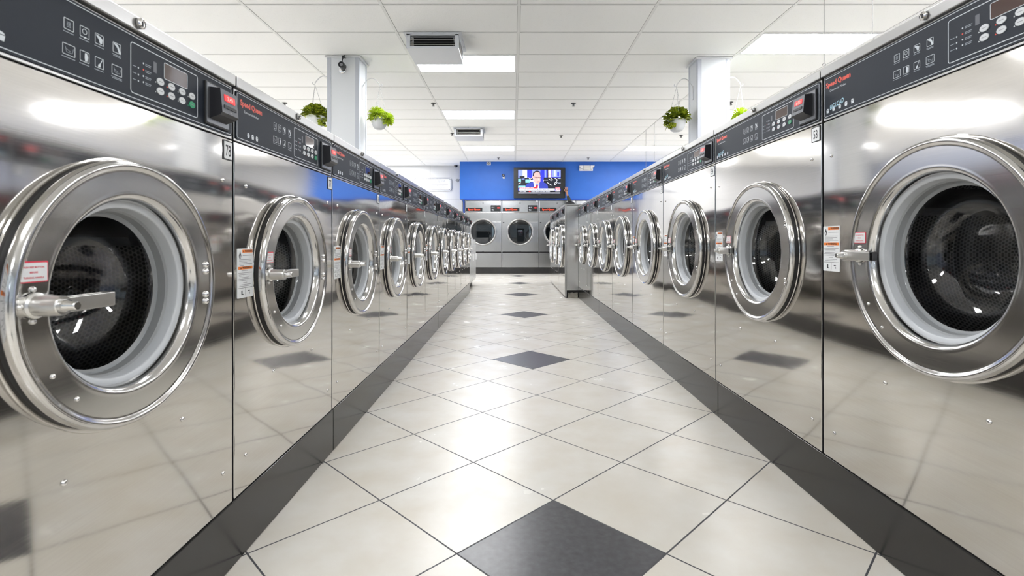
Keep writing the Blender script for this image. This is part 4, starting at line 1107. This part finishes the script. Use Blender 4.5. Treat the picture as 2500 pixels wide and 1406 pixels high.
# bullet cameras
def bullet(loc, wallpt, label, s=1.0, cable=False):
    r = empty('security_camera', wallpt)
    o = Vector(loc)-Vector(wallpt)
    zb = MB().lathe([(0.034*s, 0.0), (0.034*s, 0.008*s), (0.024*s, 0.014*s), (0, 0.014*s)][::-1], 0, 0, 0, 24); zb.build('mount_plate', M_chrome if cable else M_enamel, r, 40)
    MB().tube([(0, -0.008*s, 0), (0, -0.035*s, 0.01*s), (o.x, o.y*0.6, o.z-0.025*s), (o.x, o.y*0.8, o.z)], 0.007*s, 8).build('arm', M_ink, r, 40)
    c = MB().lathe([(0.0, -0.05*s), (0.028*s, -0.05*s), (0.033*s, -0.04*s), (0.033*s, 0.03*s), (0.029*s, 0.036*s), (0.022*s, 0.034*s), (0.022*s, 0.026*s), (0, 0.026*s)][::-1], o.x, o.z, o.y, 24)
    c.build('camera_body', M_tvblack, r, 40)
    MB().lathe([(0.017*s, 0.026*s), (0.017*s, 0.030*s), (0.011*s, 0.031*s), (0.010*s, 0.028*s), (0, 0.029*s)][::-1], o.x, o.z, o.y, 20).build('lens', M_inkgrey, r, 40)
    if cable:
        q = MB(); q.tube([(o.x-0.01, o.y+0.05*s, o.z+0.03*s), (o.x-0.015, o.y+0.05*s, o.z+0.07), (o.x-0.004, o.y+0.04, o.z+0.11), (o.x+0.004, 0.0-0.006, CEIL-0.024-Vector(wallpt).z), (o.x+0.004, -0.03, CEIL-0.006-Vector(wallpt).z)], [0.003, 0.004, 0.012, 0.009, 0.006], 8)
        q.build('cable', M_ink, r, 40)
    tag(r, label, 'security camera', 'security cameras')
pc = at(834, 158.5, 5.40-0.10)
bullet((pc.x, 5.40-0.085, pc.z+0.0), (at(836, 172, 5.4).x, 5.40-0.0001, at(836, 172, 5.4).z), 'black security camera with a cable on the front of the left pillar', 1.0, True)
bullet((EX(1229), BLUE_Y-0.09, EZ(429.5)), (EX(1230), BLUE_Y-0.0001, EZ(433.5)), 'small black security camera on the blue wall left of the television', 0.95)
# dome camera at the white wall
dc = at(1113, 404.5, YB-0.10)
dm = empty('dome_camera', (dc.x, YB-0.10, dc.z))
zlathe(MB(), [(0.0, 0.058), (0.052, 0.056), (0.058, 0.03), (0.055, 0.008), (0.0, 0.008)][::-1], 24).box(-0.03, 0.03, 0, 0.10, 0.012, 0.05).build('camera_mount', M_enamel, dm, 40)
zlathe(MB(), [(0.046, 0.010), (0.045, -0.012), (0.036, -0.030), (0.020, -0.040), (0.001, -0.043)][::-1], 24).build('dome', M_tvblack, dm, 60)
tag(dm, 'dark dome camera on the white wall beside the blue corner', 'security camera')
# small lamp on the wall corner
fl = at(1116.5, 440.5, YB-0.10)
lp = empty('corner_spotlight', (fl.x, YB-0.10, fl.z))
M_lampg = plain('lamp_grey', (0.26, 0.26, 0.25), 0.5)
MB().prism([(-0.048, 0.0), (0.012, -0.042), (0.050, -0.005), (0.045, 0.028), (-0.005, 0.042)], -0.03, 0.03).build('lamp_housing', M_lampg, lp, 30)
MB().tube([(0.045, 0, 0.018), (0.075, 0.02, 0.03), (0.08, 0.10, 0.03)], 0.008, 8).build('lamp_arm', M_ink, lp, 40)
tag(lp, 'small grey spotlight on the white wall edge by the blue wall', 'spotlight')
# notice board
sy = YB-0.0005; ks = YB/F
def SX(px): return (px-VX)*ks
def SZ(py): return H+(VY-py)*ks
sg = empty('notice_sign', (SX(1056), sy, SZ(466.5)))
so = (-SX(1056), -sy, -SZ(466.5))
M_frame = plain('sign_frame', (0.07, 0.075, 0.11), 0.4); M_silver = plain('sign_silver', (0.62, 0.63, 0.66), 0.3)
def octo(x0, x1, z0, z1, c): return [(x0+c, z0), (x1-c, z0), (x1, z0+c), (x1, z1-c), (x1-c, z1), (x0+c, z1), (x0, z1-c), (x0, z0+c)]
x0, x1, z0, z1 = SX(1009), SX(1103), SZ(466.5), SZ(434)
m = MB(); m.prism(octo(x0, x1, z0, z1, 0.045), sy-0.020, sy, 1)
def ring(i0, i1, y, mt): m.frame(octo(x0+i0, x1-i0, z0+i0, z1-i0, 0.045-i0*0.4), octo(x0+i1, x1-i1, z0+i1, z1-i1, 0.045-i1*0.4), y, mt)
ring(0.0, 0.007, sy-0.0205, 0); ring(0.020, 0.030, sy-0.0205, 0)
m.line((x0+0.018, z1-0.075), (x0+0.070, z1-0.022), 0.008, sy-0.021, 0)
m.build('sign_board', [M_frame, M_white], sg, 0, so)
q = MB(); cxs = (x0+x1)/2; hh = z1-z0
for tx, f, sc in (('NOT RESPONSIBLE FOR LOST', 0.845, 0.88), ('STOLEN OR DAMAGED ARTICLES', 0.715, 1.0), ('NO TINTING OR DYEING', 0.585, 0.9), ('NO SOMOS RESPONSABLES POR', 0.37, 0.9), ('ARTICULOS PERDIDOS O DA\u00d1ADOS', 0.24, 0.9), ('PROHIBIDO TE\u00d1IR ROPA', 0.115, 0.9)):
    q.text(tx, cxs, z0+hh*f, 0.040, sy-0.0215, 0, bold=0.0, align='CENTER', sx=1.12*sc)
q.rect(x0+0.09, x1-0.10, z0+hh*0.515, z0+hh*0.535, sy-0.0215, 1)
q.build('sign_lettering', [M_inkgrey, M_frame], sg, 0, so)
tag(sg, 'white notice sign with dark double border and clipped corners on the white wall', 'sign')

# ------------------------------------------------------------------ person reaching up to the television
M_skin = plain('skin', (0.42, 0.21, 0.13), 0.5); M_olive = plain('olive_sleeve', (0.040, 0.040, 0.028), 0.8); M_jeans = plain('dark_trousers', (0.02, 0.022, 0.03), 0.8); M_hairb = plain('black_hair', (0.008, 0.007, 0.007), 0.6)
def skin(name, verts, edges, mat, parent=None, lev=2, root=0):
    me = bpy.data.meshes.new(name); me.from_pydata([v[:3] for v in verts], edges, []); me.materials.append(mat)
    o = bpy.data.objects.new(name, me); COL.objects.link(o)
    if parent: o.parent = parent
    o.modifiers.new('skin', 'SKIN').use_smooth_shade = True
    me.skin_vertices  # layer made by the modifier
    for i, v in enumerate(verts):
        sv = me.skin_vertices[0].data[i]; r = v[3]; sv.radius = r if isinstance(r, tuple) else (r, r)
        sv.use_root = (i == root)
    sb = o.modifiers.new('sub', 'SUBSURF'); sb.levels = lev; sb.render_levels = lev
    return o
PX, PY = 1.325, 11.72
pe = empty('person', (PX, PY, 0))
W = lambda x, y, z, r: (x-PX, y-PY, z, r)
hand_w = (1.300, 12.17, 1.955)
body = [W(PX, PY, 0.95, (0.15, 0.11)), W(PX, PY, 1.15, (0.13, 0.10)), W(PX, PY+0.01, 1.35, (0.15, 0.10)), W(PX, PY+0.01, 1.45, (0.08, 0.07)), W(PX, PY+0.02, 1.50, 0.055), W(PX, PY+0.03, 1.57, (0.075, 0.09)), W(PX, PY+0.03, 1.66, (0.075, 0.085)),
        W(PX+0.17, PY, 1.42, 0.055), W(PX+0.13, PY+0.20, 1.56, 0.045), W(1.37, 12.06, 1.70, 0.038), W(1.322, 12.13, 1.86, 0.028), W(*hand_w, (0.026, 0.019)), W(1.293, 12.185, 2.01, (0.036, 0.016)), W(1.289, 12.195, 2.045, (0.036, 0.013)),
        W(PX-0.17, PY, 1.42, 0.055), W(PX-0.21, PY, 1.15, 0.042), W(PX-0.20, PY+0.05, 0.92, 0.028), W(PX-0.20, PY+0.08, 0.82, 0.035),
        W(PX+0.09, PY, 0.86, 0.09), W(PX+0.10, PY+0.01, 0.50, 0.058), W(PX+0.10, PY, 0.09, 0.04), W(PX+0.10, PY+0.14, 0.045, 0.04),
        W(PX-0.09, PY, 0.86, 0.09), W(PX-0.10, PY+0.01, 0.50, 0.058), W(PX-0.10, PY, 0.09, 0.04), W(PX-0.10, PY+0.14, 0.045, 0.04)]
edges = [(0, 1), (1, 2), (2, 3), (3, 4), (4, 5), (5, 6), (2, 7), (7, 8), (8, 9), (9, 10), (10, 11), (11, 12), (12, 13), (2, 14), (14, 15), (15, 16), (16, 17), (0, 18), (18, 19), (19, 20), (20, 21), (0, 22), (22, 23), (23, 24), (24, 25)]
for fx, fz, ln, sx in ((-0.027, 0.0, 0.066, -0.008), (-0.009, 0.004, 0.078, -0.002), (0.010, 0.003, 0.072, 0.004), (0.027, -0.004, 0.055, 0.010)):
    i = len(body); b0 = (1.289+fx*0.9, 12.197, 2.048+fz)
    body.append(W(b0[0], b0[1], b0[2], 0.0095)); body.append(W(b0[0]+sx*0.6, b0[1]+0.004, b0[2]+ln*0.5, 0.0085)); body.append(W(b0[0]+sx, b0[1]-0.002, b0[2]+ln, 0.0070))
    edges += [(13, i), (i, i+1), (i+1, i+2)]
i = len(body); body += [W(1.256, 12.18, 2.005, 0.011), W(1.238, 12.175, 2.035, 0.009), W(1.233, 12.17, 2.062, 0.007)]; edges += [(12, i), (i, i+1), (i+1, i+2)]
skin('body', body, edges, M_skin, pe)
jk = [W(PX, PY, 0.92, (0.175, 0.13)), W(PX, PY, 1.15, (0.15, 0.12)), W(PX, PY+0.01, 1.36, (0.165, 0.115)), W(PX, PY+0.01, 1.45, (0.09, 0.08)), W(PX+0.175, PY, 1.42, 0.068), W(PX+0.13, PY+0.20, 1.57, 0.060), W(1.37, 12.06, 1.71, 0.056), W(1.325, 12.13, 1.86, 0.040), W(1.312, 12.155, 1.90, 0.034),
      W(PX-0.175, PY, 1.42, 0.068), W(PX-0.215, PY, 1.15, 0.054), W(PX-0.20, PY+0.05, 0.94, 0.042)]
skin('jacket', jk, [(0, 1), (1, 2), (2, 3), (2, 4), (4, 5), (5, 6), (6, 7), (7, 8), (2, 9), (9, 10), (10, 11)], M_olive, pe)
tr = [W(PX, PY, 0.96, (0.165, 0.12)), W(PX+0.09, PY, 0.84, 0.105), W(PX+0.10, PY+0.01, 0.50, 0.075), W(PX+0.10, PY, 0.10, 0.062), W(PX-0.09, PY, 0.84, 0.105), W(PX-0.10, PY+0.01, 0.50, 0.075), W(PX-0.10, PY, 0.10, 0.062)]
skin('trousers', tr, [(0, 1), (1, 2), (2, 3), (0, 4), (4, 5), (5, 6)], M_jeans, pe)
hb = bmesh.new(); bmesh.ops.create_uvsphere(hb, u_segments=24, v_segments=14, radius=1.0)
hm = MB()
for v in hb.verts:
    v.co = Vector((v.co.x*0.125, 0.02+v.co.y*0.118, 1.625+v.co.z*0.115))
hm.add_bm(hb); hb.free(); hm.build('hair', M_hairb, pe, 180)
tag(pe, 'person with black hair hidden behind the washers, one dark-sleeved arm raised to the television', 'person')

# ------------------------------------------------------------------ vending machine by the shop front, mirrored in the dryer door
vm = empty('vending_machine', (0.48, -4.55, 0))
M_vend = plain('vending_shell', (0.025, 0.027, 0.035), 0.4); M_vback = plain('vending_interior', (0.75, 0.78, 0.82), 0.5); M_vglow = emit('vending_lamp', (0.8, 0.9, 1.0), 14.0)
v = MB()
v.box(-0.5, 0.5, -0.40, 0.36, 0.0, 0.90, 0.01); v.box(-0.5, 0.5, -0.40, 0.36, 1.58, 1.85, 0.01); v.box(-0.5, -0.38, -0.40, 0.36, 0.90, 1.58); v.box(0.30, 0.5, -0.40, 0.36, 0.90, 1.58); v.box(-0.38, 0.30, -0.40, -0.20, 0.90, 1.58)
v.build('shell', M_vend, vm, 40)
MB().box(-0.38, 0.30, -0.199, -0.185, 0.90, 1.58).box(-0.38, 0.30, -0.185, 0.30, 0.90, 0.915).box(-0.38, 0.30, -0.185, 0.26, 1.235, 1.25).build('shelves', M_vback, vm, 0)
MB().box(-0.36, 0.28, 0.24, 0.28, 1.555, 1.578).build('lamp_tube', M_vglow, vm, 0)
MB().box(-0.38, 0.30, 0.335, 0.342, 0.90, 1.58).build('glass_front', M_glass, vm, 0)
MB().box(0.36, 0.44, 0.36, 0.372, 1.15, 1.40, 0.003).build('keypad', M_readerf, vm, 40)
bcols = [plain('bottle_blue', (0.05, 0.15, 0.6), 0.2), plain('bottle_red', (0.6, 0.04, 0.04), 0.2), plain('bottle_clear', (0.6, 0.7, 0.8), 0.2), plain('bottle_dark', (0.05, 0.03, 0.03), 0.2)]
for sh in (0.916, 1.251):
    for i in range(8):
        zlathe(MB(), [(0.0, 0.0), (0.033, 0.0), (0.034, 0.02), (0.034, 0.16), (0.014, 0.215), (0.013, 0.25), (0.0, 0.25)], 14, (-0.33+i*0.083, 0.16, sh)).build('bottle', bcols[(i*3+(sh > 1)*2) % 4], vm, 50)
tag(vm, 'dark vending machine with lit bottles, mirrored in the second dryer door', 'vending machine')
